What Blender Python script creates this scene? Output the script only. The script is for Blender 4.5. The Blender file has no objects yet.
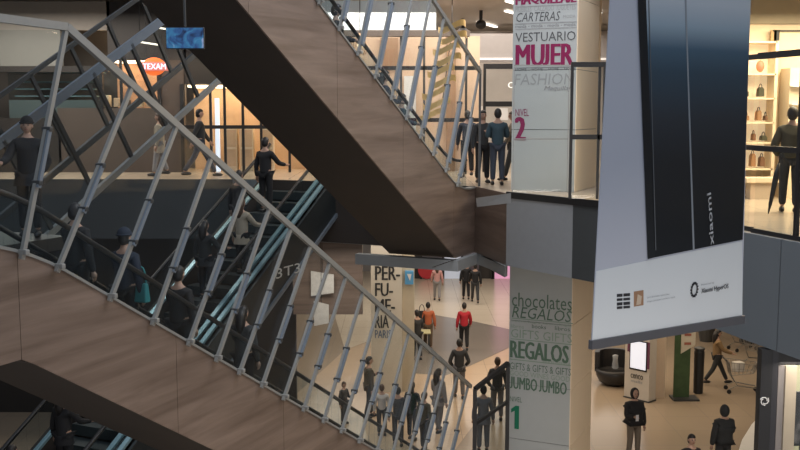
import bpy, bmesh, math, random
from mathutils import Vector, Matrix
random.seed(7)
SC = bpy.context.scene
COL = SC.collection
R = math.radians

# ------------------------------------------------------------------ camera
CZ = 8.25
PITCH = math.atan(0.112)
cam_d = bpy.data.cameras.new('camera'); cam_d.lens = 45; cam_d.sensor_width = 36
cam_d.clip_end = 300
cam = bpy.data.objects.new('camera', cam_d); COL.objects.link(cam)
cam.location = (0, 0, CZ); cam.rotation_euler = (math.pi / 2 - PITCH, 0, 0)
SC.camera = cam

# ------------------------------------------------------------------ world, exposure
W = bpy.data.worlds.new('world'); SC.world = W; W.use_nodes = True
W.node_tree.nodes['Background'].inputs[0].default_value = (0.78, 0.86, 1.0, 1)
W.node_tree.nodes['Background'].inputs[1].default_value = 0.42
SC.view_settings.view_transform = 'Standard'
SC.view_settings.look = 'None'
SC.view_settings.exposure = 0.0
SC.view_settings.gamma = 1.0
SC.view_settings.use_curve_mapping = False
SC.cycles.transparent_max_bounces = 32
SC.cycles.max_bounces = 6

def area(name, loc, sx, sy, power, color, rot=(0, 0, 0), spread=180):
    l = bpy.data.lights.new(name, 'AREA'); l.shape = 'RECTANGLE'; l.size = sx; l.size_y = sy
    l.energy = power; l.color = color; l.spread = R(spread)
    o = bpy.data.objects.new(name, l); COL.objects.link(o); o.location = loc; o.rotation_euler = rot
    return o

WARM = (1.0, 0.80, 0.58); NEUT = (1.0, 0.9, 0.8); COOL = (0.82, 0.9, 1.0)
area('skylight_glow', (3.2, 14, 15.0), 6, 12, 1150, (.92,.94,1.0))
area('lower_hall_lamp_or_fill', (6.5, 30, 4.95), 9, 9, 520, WARM)
area('lower_hall_lamp_or_fill', (6.4, 15.0, 4.9), 2.5, 5, 260, NEUT)  # added fill under the right slab, brightens the lower column front
area('lower_hall_lamp_or_fill', (3.5, 3.0, 4.9), 6, 3, 620, NEUT, rot=(R(25), 0, 0))  # added fill out of view near the camera, for column and floor
area('lower_hall_lamp_or_fill', (-1.6, 24.6, 4.7), 2.0, 1.2, 60, NEUT)  # added fill to lift the posters and the bulkhead
area('upper_left_fill', (-9.5, 25.8, 11.0), 5, 1.6, 280, NEUT)  # added fill to brighten the upper left wall
area('lower_hall_lamp_or_fill', (0.5, 31, 4.95), 7, 8, 300, NEUT)
area('lower_hall_lamp_or_fill', (3, 42, 4.95), 14, 7, 520, NEUT)
area('right_shop_light', (8.2, 17.6, 10.2), 4, 3, 520, (1,.82,.55))
area('upper_hall_light', (1.0, 26.5, 10.9), 6, 3, 420, NEUT)
area('upper_hall_light', (2.5, 33, 10.9), 8, 5, 380, NEUT)
area('left_shop_light', (-5.2, 27.2, 9.9), 2.6, 0.8, 26, WARM)

# ------------------------------------------------------------------ frames and measures
TH = R(25); DS, DC = math.sin(TH), math.cos(TH)
def L(s, n, z=0.0): return Vector((s * DS - n * DC, s * DC + n * DS, z))
cp, sp = math.cos(PITCH), math.sin(PITCH)
def ray(x, y):
    a = (x - 400) / 1000; b = (225 - y) / 1000
    return Vector((a, cp + sp * b, -sp + cp * b))
def A(x, y, Y):
    r = ray(x, y); return Vector((0, 0, CZ)) + r * (Y / r.y)
def AZ(x, y, z=0.0):
    r = ray(x, y); return Vector((0, 0, CZ)) + r * ((z - CZ) / r.z)

# ------------------------------------------------------------------ materials
MATS = {}
def mat(name, col, rough=0.6, metal=0.0, var=0.06, scale=6.0, bump=0.0, emit=None, es=0.0, spec=0.5):
    if name in MATS: return MATS[name]
    m = bpy.data.materials.new(name); m.use_nodes = True; nt = m.node_tree
    b = nt.nodes['Principled BSDF']
    b.inputs['Roughness'].default_value = rough; b.inputs['Metallic'].default_value = metal
    b.inputs['Specular IOR Level'].default_value = spec
    tc = nt.nodes.new('ShaderNodeTexCoord'); nz = nt.nodes.new('ShaderNodeTexNoise')
    nz.inputs['Scale'].default_value = scale; nz.inputs['Detail'].default_value = 4
    nt.links.new(tc.outputs['Object'], nz.inputs['Vector'])
    mx = nt.nodes.new('ShaderNodeMix'); mx.data_type = 'RGBA'
    c = Vector(col)
    mx.inputs[6].default_value = (*(c * (1 - var)), 1); mx.inputs[7].default_value = (*(c * (1 + var)), 1)
    nt.links.new(nz.outputs[0], mx.inputs[0]); nt.links.new(mx.outputs[2], b.inputs['Base Color'])
    if bump:
        bp = nt.nodes.new('ShaderNodeBump'); bp.inputs['Strength'].default_value = bump
        nt.links.new(nz.outputs[0], bp.inputs['Height']); nt.links.new(bp.outputs[0], b.inputs['Normal'])
    if emit:
        b.inputs['Emission Color'].default_value = (*emit, 1); b.inputs['Emission Strength'].default_value = es
    MATS[name] = m; return m

def wood(name, c1, c2, rot=(0, 0, 0), sc=(0.5, 0.5, 7)):
    m = bpy.data.materials.new(name); m.use_nodes = True; nt = m.node_tree
    b = nt.nodes['Principled BSDF']; b.inputs['Roughness'].default_value = 0.42
    tc = nt.nodes.new('ShaderNodeTexCoord'); mp = nt.nodes.new('ShaderNodeMapping')
    mp.inputs['Rotation'].default_value = rot; mp.inputs['Scale'].default_value = sc
    nt.links.new(tc.outputs['Object'], mp.inputs[0])
    n1 = nt.nodes.new('ShaderNodeTexNoise'); n1.inputs['Scale'].default_value = 1.1; n1.inputs['Detail'].default_value = 8
    n1.inputs['Roughness'].default_value = 0.62; n1.inputs['Distortion'].default_value = 0.4
    nt.links.new(mp.outputs[0], n1.inputs['Vector'])
    cr = nt.nodes.new('ShaderNodeValToRGB'); cr.color_ramp.elements[0].position = 0.32; cr.color_ramp.elements[1].position = 0.68
    cr.color_ramp.elements[0].color = (*c1, 1); cr.color_ramp.elements[1].color = (*c2, 1)
    nt.links.new(n1.outputs[0], cr.inputs[0]); nt.links.new(cr.outputs[0], b.inputs['Base Color'])
    MATS[name] = m; return m

def glass(name, tint=(0.93, 0.96, 0.97), haze=0.03, gl=0.6, dcol=(0.6, 0.65, 0.7)):
    m = bpy.data.materials.new(name); m.use_nodes = True; nt = m.node_tree; nt.nodes.clear()
    out = nt.nodes.new('ShaderNodeOutputMaterial')
    tr = nt.nodes.new('ShaderNodeBsdfTransparent'); tr.inputs[0].default_value = (*tint, 1)
    gs = nt.nodes.new('ShaderNodeBsdfGlossy'); gs.inputs['Roughness'].default_value = 0.03
    df = nt.nodes.new('ShaderNodeBsdfDiffuse'); df.inputs[0].default_value = (*dcol, 1)
    fr = nt.nodes.new('ShaderNodeFresnel'); fr.inputs[0].default_value = 1.45
    mu = nt.nodes.new('ShaderNodeMath'); mu.operation = 'MULTIPLY'; mu.inputs[1].default_value = gl
    ge = nt.nodes.new('ShaderNodeNewGeometry'); inv = nt.nodes.new('ShaderNodeMath'); inv.operation = 'SUBTRACT'; inv.inputs[0].default_value = 1.0
    nt.links.new(ge.outputs['Backfacing'], inv.inputs[1]); m3 = nt.nodes.new('ShaderNodeMath'); m3.operation = 'MULTIPLY'
    nt.links.new(fr.outputs[0], m3.inputs[0]); nt.links.new(inv.outputs[0], m3.inputs[1]); nt.links.new(m3.outputs[0], mu.inputs[0])
    m1 = nt.nodes.new('ShaderNodeMixShader'); m2 = nt.nodes.new('ShaderNodeMixShader')
    m1.inputs[0].default_value = haze
    nt.links.new(tr.outputs[0], m1.inputs[1]); nt.links.new(df.outputs[0], m1.inputs[2])
    nt.links.new(mu.outputs[0], m2.inputs[0]); nt.links.new(m1.outputs[0], m2.inputs[1]); nt.links.new(gs.outputs[0], m2.inputs[2])
    nt.links.new(m2.outputs[0], out.inputs[0])
    MATS[name] = m; return m

def tiles(name, c1, c2, size, rough=0.25, mortar=(0.3, 0.26, 0.22), rot=0.0):
    m = bpy.data.materials.new(name); m.use_nodes = True; nt = m.node_tree
    b = nt.nodes['Principled BSDF']; b.inputs['Roughness'].default_value = rough
    tc = nt.nodes.new('ShaderNodeTexCoord'); mp = nt.nodes.new('ShaderNodeMapping'); mp.inputs['Rotation'].default_value = (0, 0, rot)
    nt.links.new(tc.outputs['Object'], mp.inputs[0])
    br = nt.nodes.new('ShaderNodeTexBrick'); br.offset = 0.0; br.inputs['Scale'].default_value = 1
    br.inputs['Brick Width'].default_value = size; br.inputs['Row Height'].default_value = size
    br.inputs['Mortar Size'].default_value = 0.006
    br.inputs['Color1'].default_value = (*c1, 1); br.inputs['Color2'].default_value = (*c2, 1); br.inputs['Mortar'].default_value = (*mortar, 1)
    nt.links.new(mp.outputs[0], br.inputs['Vector'])
    nz = nt.nodes.new('ShaderNodeTexNoise'); nz.inputs['Scale'].default_value = 0.5; nz.inputs['Detail'].default_value = 3
    nt.links.new(tc.outputs['Object'], nz.inputs['Vector'])
    mx = nt.nodes.new('ShaderNodeMix'); mx.data_type = 'RGBA'; mx.blend_type = 'MULTIPLY'; mx.inputs[0].default_value = 0.35
    cr = nt.nodes.new('ShaderNodeValToRGB'); cr.color_ramp.elements[0].color = (0.72, 0.7, 0.68, 1)
    nt.links.new(nz.outputs[0], cr.inputs[0])
    nt.links.new(br.outputs[0], mx.inputs[6]); nt.links.new(cr.outputs[0], mx.inputs[7]); nt.links.new(mx.outputs[2], b.inputs['Base Color'])
    MATS[name] = m; return m

CLAD = wood('walnut_cladding', (0.120, 0.084, 0.064), (0.225, 0.166, 0.132), rot=(0, R(9), 0), sc=(0.35, 0.35, 5))
TRIMW = wood('dark_trim_wood', (0.030, 0.022, 0.017), (0.055, 0.040, 0.031))
SOFF = mat('dark_soffit', (0.045, 0.036, 0.031), 0.7, var=0.2, scale=1.2)
BRUSH = mat('brushed_steel', (0.30, 0.30, 0.285), 0.45, 0.35, scale=20)
STEELB = mat('blue_grey_steel', (0.20, 0.235, 0.28), 0.45, 0.35, scale=10)
STEELD = mat('dark_steel', (0.075, 0.078, 0.08), 0.45, 0.5)
GLS = glass('screen_glass', tint=(.965,.98,.98), haze=0.003, gl=.7)
GLD = glass('dark_tint_glass', tint=(0.86, 0.90, 0.91), haze=0.002, gl=.5)
RUB = mat('black_rubber', (0.012, 0.012, 0.013), 0.45)
STEP = mat('escalator_tread', (0.055, 0.068, 0.072), 0.45, 0.4, scale=30)
DECK = mat('teal_steel_deck', (0.30, 0.46, 0.52), 0.35, 0.5)
BLK = mat('black_frame', (0.015, 0.015, 0.016), 0.45)
FASC = mat('blue_grey_fascia', (0.135, 0.155, 0.172), 0.5, var=0.04, scale=2)
FASCD = mat('dark_grey_fascia', (0.055, 0.060, 0.062), 0.6)
CONC = mat('pale_grey_trim', (0.30, 0.31, 0.31), 0.6)
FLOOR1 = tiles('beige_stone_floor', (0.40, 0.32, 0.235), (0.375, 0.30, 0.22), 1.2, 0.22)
FLOOR_SHADE = tiles('shade_patch_floor', (0.27, 0.235, 0.20), (0.25, 0.22, 0.19), 1.2, 0.22)
FLOOR_GLARE = tiles('reflection_patch_floor', (0.70, 0.60, 0.47), (0.68, 0.58, 0.45), 1.2, 0.22)
FLOOR_WARMLIT = tiles('warm_light_patch_floor', (0.62, 0.47, 0.33), (0.60, 0.455, 0.315), 1.2, 0.2)
FLOOR2 = tiles('upper_stone_floor', (0.50, 0.42, 0.32), (0.48, 0.40, 0.30), 0.9, 0.25)
DKWALL = mat('dark_brown_wall', (0.030, 0.026, 0.023), 0.5, var=0.15, scale=1)
BRWALL = mat('brown_wall', (0.085, 0.064, 0.052), 0.6, var=0.2, scale=1.5)
GRWALL = mat('grey_wall', (0.30, 0.29, 0.29), 0.8)
CREAM = mat('cream_wall', (0.74, 0.62, 0.45), 0.6)
WHITE = mat('white_paint', (0.72, 0.72, 0.70), 0.5)

# ------------------------------------------------------------------ mesh helper
class MB:
    def __init__(s): s.v = []; s.f = []; s.mi = []
    def add(s, vs, fs, mi=0):
        o = len(s.v); s.v += [Vector(v) for v in vs]; s.f += [[i + o for i in f] for f in fs]; s.mi += [mi] * len(fs); return s
    def hexa(s, a, mi=0):      # 8 corners: bottom loop 0-3, top loop 4-7
        return s.add(a, [(3, 2, 1, 0), (4, 5, 6, 7), (0, 1, 5, 4), (1, 2, 6, 5), (2, 3, 7, 6), (3, 0, 4, 7)], mi)
    def box(s, c, sx, sy, sz, rz=0, mi=0):
        c = Vector(c); m = Matrix.Rotation(rz, 3, 'Z'); h = (sx / 2, sy / 2, sz / 2)
        return s.hexa([c + m @ Vector((x * h[0], y * h[1], z * h[2])) for z in (-1, 1) for x, y in ((-1, -1), (1, -1), (1, 1), (-1, 1))], mi)
    def aabb(s, x0, x1, y0, y1, z0, z1, mi=0):
        return s.box(((x0 + x1) / 2, (y0 + y1) / 2, (z0 + z1) / 2), x1 - x0, y1 - y0, z1 - z0, 0, mi)
    def lbox(s, s0, s1, n0, n1, z0, z1, mi=0):
        return s.hexa([L(a, b, z) for z in (z0, z1) for a, b in ((s0, n1), (s0, n0), (s1, n0), (s1, n1))], mi)
    def bar(s, a, b, w, t, side=None, mi=0):   # rectangular bar from a to b; w along 'side', t across
        a, b = Vector(a), Vector(b); d = (b - a).normalized()
        sd = Vector(side) if side is not None else Vector((0, 0, 1)).cross(d)
        if sd.length < 1e-5: sd = Vector((1, 0, 0))
        sd = (sd - d * sd.dot(d)).normalized(); up = d.cross(sd).normalized()
        return s.hexa([p + sd * x * w / 2 + up * y * t / 2 for p in (a, b) for x, y in ((-1, -1), (1, -1), (1, 1), (-1, 1))], mi)
    def tube(s, pts, r, n=8, mi=0, caps=True):
        pts = [Vector(p) for p in pts]; rs = r if isinstance(r, (list, tuple)) else [r] * len(pts)
        rings = []; pu = None
        for i, p in enumerate(pts):
            d = (pts[min(i + 1, len(pts) - 1)] - pts[max(i - 1, 0)]).normalized()
            u = pu if pu is not None else (Vector((0, 0, 1)) if abs(d.z) < 0.9 else Vector((1, 0, 0)))
            u = (u - d * u.dot(d)).normalized(); pu = u; w = d.cross(u)
            rings.append([p + (u * math.cos(k * 2 * math.pi / n) + w * math.sin(k * 2 * math.pi / n)) * rs[i] for k in range(n)])
        vs = [q for r_ in rings for q in r_]; fs = []
        for i in range(len(pts) - 1):
            for k in range(n): fs.append((i * n + k, i * n + (k + 1) % n, (i + 1) * n + (k + 1) % n, (i + 1) * n + k))
        if caps: fs.append(tuple(range(n))[::-1]); fs.append(tuple((len(pts) - 1) * n + k for k in range(n)))
        return s.add(vs, fs, mi)
    def ell(s, c, rx, ry, rz, nu=14, nv=9, mi=0, fn=None, v0=0.0, v1=1.0):
        c = Vector(c); vs = []; fs = []
        for j in range(nv + 1):
            ph = math.pi * (v0 + (v1 - v0) * j / nv)
            for i in range(nu):
                a = 2 * math.pi * i / nu
                p = Vector((math.sin(ph) * math.cos(a) * rx, math.sin(ph) * math.sin(a) * ry, math.cos(ph) * rz))
                if fn: p = fn(p)
                vs.append(c + p)
        for j in range(nv):
            for i in range(nu): fs.append((j * nu + i, (j + 1) * nu + i, (j + 1) * nu + (i + 1) % nu, j * nu + (i + 1) % nu))
        return s.add(vs, fs, mi)
    def lathe(s, c, prof, n=20, mi=0):
        c = Vector(c); vs = [c + Vector((r * math.cos(2 * math.pi * k / n), r * math.sin(2 * math.pi * k / n), z)) for r, z in prof for k in range(n)]
        fs = [(i * n + k, i * n + (k + 1) % n, (i + 1) * n + (k + 1) % n, (i + 1) * n + k) for i in range(len(prof) - 1) for k in range(n)]
        fs.append(tuple(range(n))[::-1]); fs.append(tuple((len(prof) - 1) * n + k for k in range(n)))
        return s.add(vs, fs, mi)
    def prism(s, poly, ext, mi=0):           # planar polygon (3-D points) extruded by a vector
        n = len(poly); ext = Vector(ext); vs = [Vector(p) for p in poly]; vs += [p + ext for p in vs]
        fs = [tuple(range(n))[::-1], tuple(range(n, 2 * n))] + [(i, (i + 1) % n, n + (i + 1) % n, n + i) for i in range(n)]
        return s.add(vs, fs, mi)
    def build(s, name, m, parent=None, local=False, smooth=False, bevel=0.0):
        off = Vector((0, 0, 0))
        if parent is not None and not local:
            p = parent
            while p is not None: off += p.location; p = p.parent
        elif parent is None and not local and s.v:
            lo = Vector([min(v[i] for v in s.v) for i in range(3)]); hi = Vector([max(v[i] for v in s.v) for i in range(3)])
            off = Vector(((lo.x + hi.x) / 2, (lo.y + hi.y) / 2, lo.z))
        me = bpy.data.meshes.new(name); me.from_pydata([v - off for v in s.v], [], s.f)
        ms = m if isinstance(m, (list, tuple)) else [m]
        for q in ms: me.materials.append(q)
        for p_, i in zip(me.polygons, s.mi): p_.material_index = i
        bm = bmesh.new(); bm.from_mesh(me); bmesh.ops.recalc_face_normals(bm, faces=bm.faces); bm.to_mesh(me); bm.free()
        if smooth:
            for p_ in me.polygons: p_.use_smooth = True
        me.update()
        o = bpy.data.objects.new(name, me); COL.objects.link(o)
        if parent is not None: o.parent = parent
        elif not local: o.location = off
        if bevel:
            b = o.modifiers.new('bevel', 'BEVEL'); b.width = bevel; b.segments = 2; b.limit_method = 'ANGLE'
        return o

def tag(o, label=None, cat=None, group=None, kind=None):
    if label: o['label'] = label
    if cat: o['category'] = cat
    if group: o['group'] = group
    if kind: o['kind'] = kind
    return o
def empty(name, loc, label=None, cat=None, group=None, rz=0):
    o = bpy.data.objects.new(name, None); COL.objects.link(o); o.location = loc; o.rotation_euler = (0, 0, rz)
    o.empty_display_size = 0.1
    return tag(o, label, cat, group)
def struct(name, mb, m, **k):
    o = mb.build(name, m, **k); o['kind'] = 'structure'; return o
def copy_tree(o, parent=None):
    c = o.copy(); COL.objects.link(c)
    if parent is not None: c.parent = parent
    for ch in list(o.children): copy_tree(ch, c)
    return c

def text(name, body, P, right, up, w, h, m, parent, shear=0.0, weight=0.0, depth=0.006, mirror=False, serif=False):
    """lettering: P is the lower left corner; right / up unit vectors; fitted to w x h"""
    bold = max(weight, 0); cu = bpy.data.curves.new('t', 'FONT'); cu.body = body; cu.size = 1; cu.shear = shear
    cu.extrude = 0.0; cu.resolution_u = 2
    t = bpy.data.objects.new('t', cu); COL.objects.link(t)
    dg = bpy.context.evaluated_depsgraph_get(); me = bpy.data.meshes.new_from_object(t.evaluated_get(dg))
    vs = [v.co.copy() for v in me.vertices]; fs = [tuple(p.vertices) for p in me.polygons]
    if bold:
        v0, f0 = list(vs), list(fs); vs, fs = [], []
        for q in range(5):
            o = len(vs); vs += [v + Vector(((q - 2) / 2 * bold, 0, .0005 * q)) for v in v0]; fs += [tuple(i + o for i in f) for f in f0]
    bpy.data.objects.remove(t); bpy.data.curves.remove(cu); bpy.data.meshes.remove(me)
    if not vs: return None
    x0 = min(v.x for v in vs); x1 = max(v.x for v in vs); y0 = 0.0 if body.isupper() else min(v.y for v in vs); y1 = max(v.y for v in vs)
    right = Vector(right).normalized(); up = Vector(up).normalized(); nrm = right.cross(up)
    mb = MB(); P = Vector(P)
    if body.isupper():
        par = list(range(len(vs)))
        def find(i):
            while par[i] != i: par[i] = par[par[i]]; i = par[i]
            return i
        for f_ in fs:
            for i in f_[1:]: par[find(i)] = find(f_[0])
        comp = {}
        for i in range(len(vs)): comp.setdefault(find(i), []).append(i)
        for ids in comp.values():      # letters with a tail below the line (J) are fitted between line and cap height
            lo_ = min(vs[i].y for i in ids); hi_ = max(vs[i].y for i in ids)
            if lo_ < -.05:
                for i in ids: vs[i].y = (vs[i].y - lo_) / (hi_ - lo_) * hi_
    def f(v):
        a = (v.x - x0) / (x1 - x0); a = 1 - a if mirror else a
        return P + right * a * w + up * (v.y - y0) / (y1 - y0) * h + nrm * (depth + v.z)
    mb.add([f(v) for v in vs], fs)
    return mb.build(name, m, parent)
#@@STRUCT
# ------------------------------------------------------------------ the setting
# lower floor, with patches that put reflections and shade into its colour
struct('floor_1', MB().aabb(-16, 16, 6, 52, -0.3, 0), FLOOR1)
def floor_patch(px, m, z=0.004):
    pts = [AZ(x, y, 0.0) for x, y in px]
    mb = MB().prism([p + Vector((0, 0, z - 0.003)) for p in pts], (0, 0, 0.003))
    return mb
struct('floor_2', floor_patch([(398, 330), (428, 314), (476, 322), (512, 330), (512, 346), (470, 366), (445, 376), (395, 372)], FLOOR_SHADE, 0.008), FLOOR_SHADE)  # duller polygon: shade put into the floor colour
struct('floor_3', floor_patch([(368, 266), (512, 272), (512, 330), (476, 322), (428, 314), (398, 330), (345, 350), (330, 300)], FLOOR_GLARE, 0.005), FLOOR_GLARE)  # bright polygon: reflected light put into the floor colour
struct('floor_8', floor_patch([(345, 350), (398, 332), (395, 372), (445, 376), (470, 366), (512, 347), (512, 380), (470, 430), (440, 470), (280, 470), (290, 400)], FLOOR_GLARE, 0.006), FLOOR_WARMLIT)  # warm bright polygon: light on the floor painted as colour
struct('floor_4', floor_patch([(735, 462), (742, 440), (752, 424), (764, 412), (790, 412), (790, 470)], FLOOR_GLARE, 0.006), WHITE)

# upper slab: floor at 6.6, underside at 5.1
Z2, Z2B = 6.6, 5.1
edge = [Vector((8.2, 2, 0)), Vector((4.85, 13.8, 0)), Vector((3.74, 18.4, 0)), Vector((3.34, 18.99, 0)), Vector((2.25, 20.6, 0)), L(21.25, 8), L(21.25, 13.5), Vector((-4.2, 25.1, 0)), Vector((-16, 25.1, 0))]
slab = [*edge, Vector((-16, 51.8, 0)), Vector((15.8, 51.8, 0)), Vector((15.8, 2, 0))]
struct('floor_5', MB().prism([p + Vector((0, 0, Z2B)) for p in slab], (0, 0, Z2 - Z2B - 0.02)), CONC)
struct('floor_6', MB().prism([p + Vector((0, 0, Z2 - 0.02)) for p in slab], (0, 0, 0.02)), FLOOR2)
def fascia(name, a, b, m, z0=Z2B, z1=Z2, t=0.06, out=None):
    a, b = Vector((a.x, a.y, 0)), Vector((b.x, b.y, 0)); d = (b - a).normalized(); nn = Vector((-d.y, d.x, 0))
    if nn.y > 0: nn = -nn
    if out: nn = Vector(out)
    return struct(name, MB().hexa([p + Vector((0, 0, z)) for z in (z0, z1) for p in (a + nn * 0.003, b + nn * 0.003, b + nn * t, a + nn * t)]), m)
side = Vector((-0.96, -0.26, 0))
# right fascia in three sheets with a joint between them
pr0, pr1 = edge[0], edge[1]
fascia('trim_1', pr0.lerp(pr1, 0.0), pr0.lerp(pr1, 0.935), FASC, out=side)
fascia('trim_2', pr0.lerp(pr1, 0.937), pr1, FASC, out=side)
fascia('trim_3', edge[1], edge[2], FASC, out=side)
fascia('trim_4', edge[2], edge[3], FASCD, out=side)
fascia('trim_5', edge[3], edge[4], mat('reflection_grey_fascia', (.30, .31, .32), .25), out=Vector((-.8, -.6, 0)))  # paler than the next panel: reflection put into the grey
fascia('trim_21', edge[2], edge[4], BLK, z0=Z2 - .09, z1=Z2 + .04, t=.08, out=Vector((-.8, -.6, 0)))
fascia('trim_8', edge[4], edge[5], CLAD, out=Vector((-.6, -.8, 0)))
fascia('trim_6', L(21.25, 8), L(21.25, 13.5), SOFF, z0=Z2B + .02)
fascia('trim_7', edge[-2], edge[-1], FASCD)
# wood apron from the escalator foot to the column, and the pale lower edging
pe = MB().lbox(19.8, 20.0, 7.86, 10.35, 4.86, 5.095)
pe.lbox(20.0, 21.1, 7.86, 7.98, 4.86, 5.095)
e4 = edge[4]
pe.prism([L(21.1, 7.86, 4.86), L(21.1, 7.98, 4.86), Vector((e4.x, e4.y + .1, 4.86)), Vector((e4.x - .08, e4.y - .1, 4.86))], (0, 0, .235))
struct('trim_9', pe, CONC)
# short pale landing beam beside the escalator foot
lb = MB().hexa([Vector(v) for v in (A(477, 207, 20.6), A(511, 203, 19.2), A(511, 203, 19.5), A(477, 207, 20.9), A(476, 198, 20.6), A(511, 193, 19.2), A(511, 193, 19.5), A(476, 198, 20.9))])
struct('trim_10', lb, mat('pale_beam', (.42, .44, .44), .5))

# outer shell
struct('wall_back', MB().aabb(-16, 16, 51.8, 52, 0, 14), GRWALL)
struct('wall_left', MB().aabb(-16.2, -16, 6, 52, 0, 14), DKWALL)
struct('wall_right', MB().aabb(15.8, 16, 2, 52, 0, 14), GRWALL)
ceil_m = mat('pale_ceiling', (0.40, 0.36, 0.32), 0.55, var=0.12, scale=0.6)
olive = mat('olive_ceiling', (0.30, 0.27, 0.20), 0.7)
struct('ceiling_1', MB().prism([(-3.2, 22.2, 11.2), (3.6, 21.5, 11.2), (15.8, 21.5, 11.2), (15.8, 51.8, 11.2), (-3.2, 51.8, 11.2)], (0, 0, 0.2)), ceil_m)
struct('ceiling_2', MB().prism([(4.6, 14.2, 10.45), (6.6, 6, 10.45), (15.8, 6, 10.45), (15.8, 21.4, 10.45), (4.6, 21.4, 10.45)], (0, 0, 0.2)), olive)
struct('ceiling_3', MB().aabb(-16, -3.3, 24.3, 30, 11.3, 11.6), DKWALL)
# lower back wall under the far left slab
struct('wall_lower_left', MB().aabb(-16, -2.86, 27.0, 27.2, 0, Z2B), DKWALL)
# wood faced bulkhead below the landing
bul = MB().hexa([A(292, 300, 27.0), A(372, 262, 27.0), A(372, 262, 27.4), A(292, 300, 27.4), A(292, 190, 27.0), A(372, 190, 27.0), A(372, 190, 27.4), A(292, 190, 27.4)])
struct('wall_wood_bulkhead', MB().aabb(-2.85, -1.0, 26.3, 26.6, 2.9, Z2B - .003), CLAD)

# ------------------------------------------------------------------ upper left shopfront wall (depth about 28 m)
YW = 28.0
def wallrect(mb, x0, x1, y0, y1, Y=YW, t=0.2, mi=0):
    a, b = A(x0, y1, Y), A(x1, y0, Y)
    return mb.aabb(min(a.x, b.x), max(a.x, b.x), Y, Y + t, a.z, b.z, mi)
def wr(x0, x1, y0, y1, Y=YW, t=0.2): return wallrect(MB(), x0, x1, y0, y1, Y, t)
struct('wall_shop_1', wr(60, 184, 108, 178), BRWALL)
struct('wall_shop_2', wr(-60, 60, 118, 178), DKWALL)
struct('wall_shop_3', wr(184, 236, -30, 84), DKWALL)
struct('wall_shop_4', wr(108, 184, -30, 60), DKWALL)
struct('wall_shop_5', wr(256, 340, -30, 84), DKWALL)
struct('wall_shop_6', wr(-60, 108, -30, 30), mat('grey_brown_wall', (0.30, 0.28, 0.25), 0.7))
struct('wall_shop_7', wr(160, 184, 60, 108), BRWALL)
struct('wall_shop_8', wr(-60, 340, -40, 190, YW + 2.2), mat('shop_back', (0.16, 0.14, 0.12), 0.7))

def shopfront(name, label, x0, x1, y0, y1, fill, mulls, rails, em, Y=YW, fm=BLK, depth=1.6, goods=None, es=0.6, floor_px=None):
    a, b = A(x0, y1, Y), A(x1, y0, Y)
    root = empty(name, ((a.x + b.x) / 2, Y, a.z), label, 'shopfront')
    MB().aabb(a.x, b.x, Y + depth, Y + depth + .05, a.z, b.z).build('display_wall', fill, root)
    for x in (x0, x1):
        p = A(x, y1, Y); MB().aabb(p.x - .05, p.x + .05, Y - .06, Y + .08, a.z, b.z).build('frame_post', fm, root)
    for x in mulls:
        p = A(x, y1, Y); MB().aabb(p.x - .035, p.x + .035, Y - .04, Y + .04, a.z, b.z).build('mullion', fm, root)
    for y in rails:
        p = A(x0, y, Y); MB().aabb(a.x, b.x, Y - .045, Y + .045, p.z - .05, p.z + .05).build('rail', fm, root)
    MB().aabb(a.x, b.x, Y, Y + .02, a.z + .02, b.z - .02).build('glass_pane', GLS, root)
    MB().aabb(a.x + .1, b.x - .1, Y + .3, Y + depth - .1, b.z - .08, b.z - .02).build('light_panel', mat('lamp_' + name, (1, .9, .75), emit=em, es=es), root)
    return root, a, b
warm_fill = mat('warm_display', (0.62, 0.44, 0.28), 0.6, var=0.35, scale=2.2)
warm2 = mat('warm_display_two', (0.62, 0.36, 0.22), 0.6, var=0.5, scale=5)
r, a, b = shopfront('shopfront', 'warm lit glazed shop at upper left between brown walls, glowing under the orange sign', 102, 160, 58, 108, warm2, [122], [], (1, .72, .45), es=5)
for i, (x, w, h) in enumerate([(108, 5, 12), (118, 6, 9), (128, 4, 7), (140, 7, 8), (150, 5, 6)]):
    q = A(x, 107, YW + .7)
    tag(MB().box((q.x, YW + .7, q.z + h * .014), w * .028, .3, h * .028).build('display_box', [CREAM, warm_fill, BRWALL][i % 3], bevel=.02),
        ['tall cream box, leftmost in the warm upper left shop', 'amber box second from the left in the warm upper left shop', 'small brown box in the middle of the warm upper left shop', 'wide cream box right of centre in the warm upper left shop', 'low amber box, rightmost in the warm upper left shop'][i], 'box', 'boxes in the upper left shop')
r, a, b = shopfront('shopfront', 'warm lit glazed shop with dark mullions framed by the two escalators left of centre', 184, 322, 84, 178, warm_fill, [212, 226, 244, 262, 290], [127], (1, .82, .6), es=7)
MB().aabb(A(214, 165, YW).x, A(218, 165, YW).x, YW + .3, YW + .4, A(214, 172, YW).z, A(214, 98, YW).z).build('light_strip', mat('pale_blue_strip', (.8, .88, 1), emit=(.7, .82, 1), es=0.8), r)
for i, x in enumerate((232, 248, 268)):
    q = A(x, 178, YW + .8)
    c = empty('display_cabinet', (q.x, YW + .8, Z2), ['beige display cabinet, leftmost behind the glass of the shop left of centre', 'beige display cabinet, middle one behind the glass of the shop left of centre', 'beige display cabinet, rightmost behind the glass of the shop left of centre'][i], 'cabinet', 'display cabinets')
    MB().box((q.x, YW + .8, Z2 + .65), .38, .35, 1.3).build('body', CREAM, c, bevel=.015)
    for k in range(2): MB().box((q.x, YW + .615, Z2 + .38 + .55 * k), .32, .02, .48).build('door', warm_fill, c)
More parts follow.
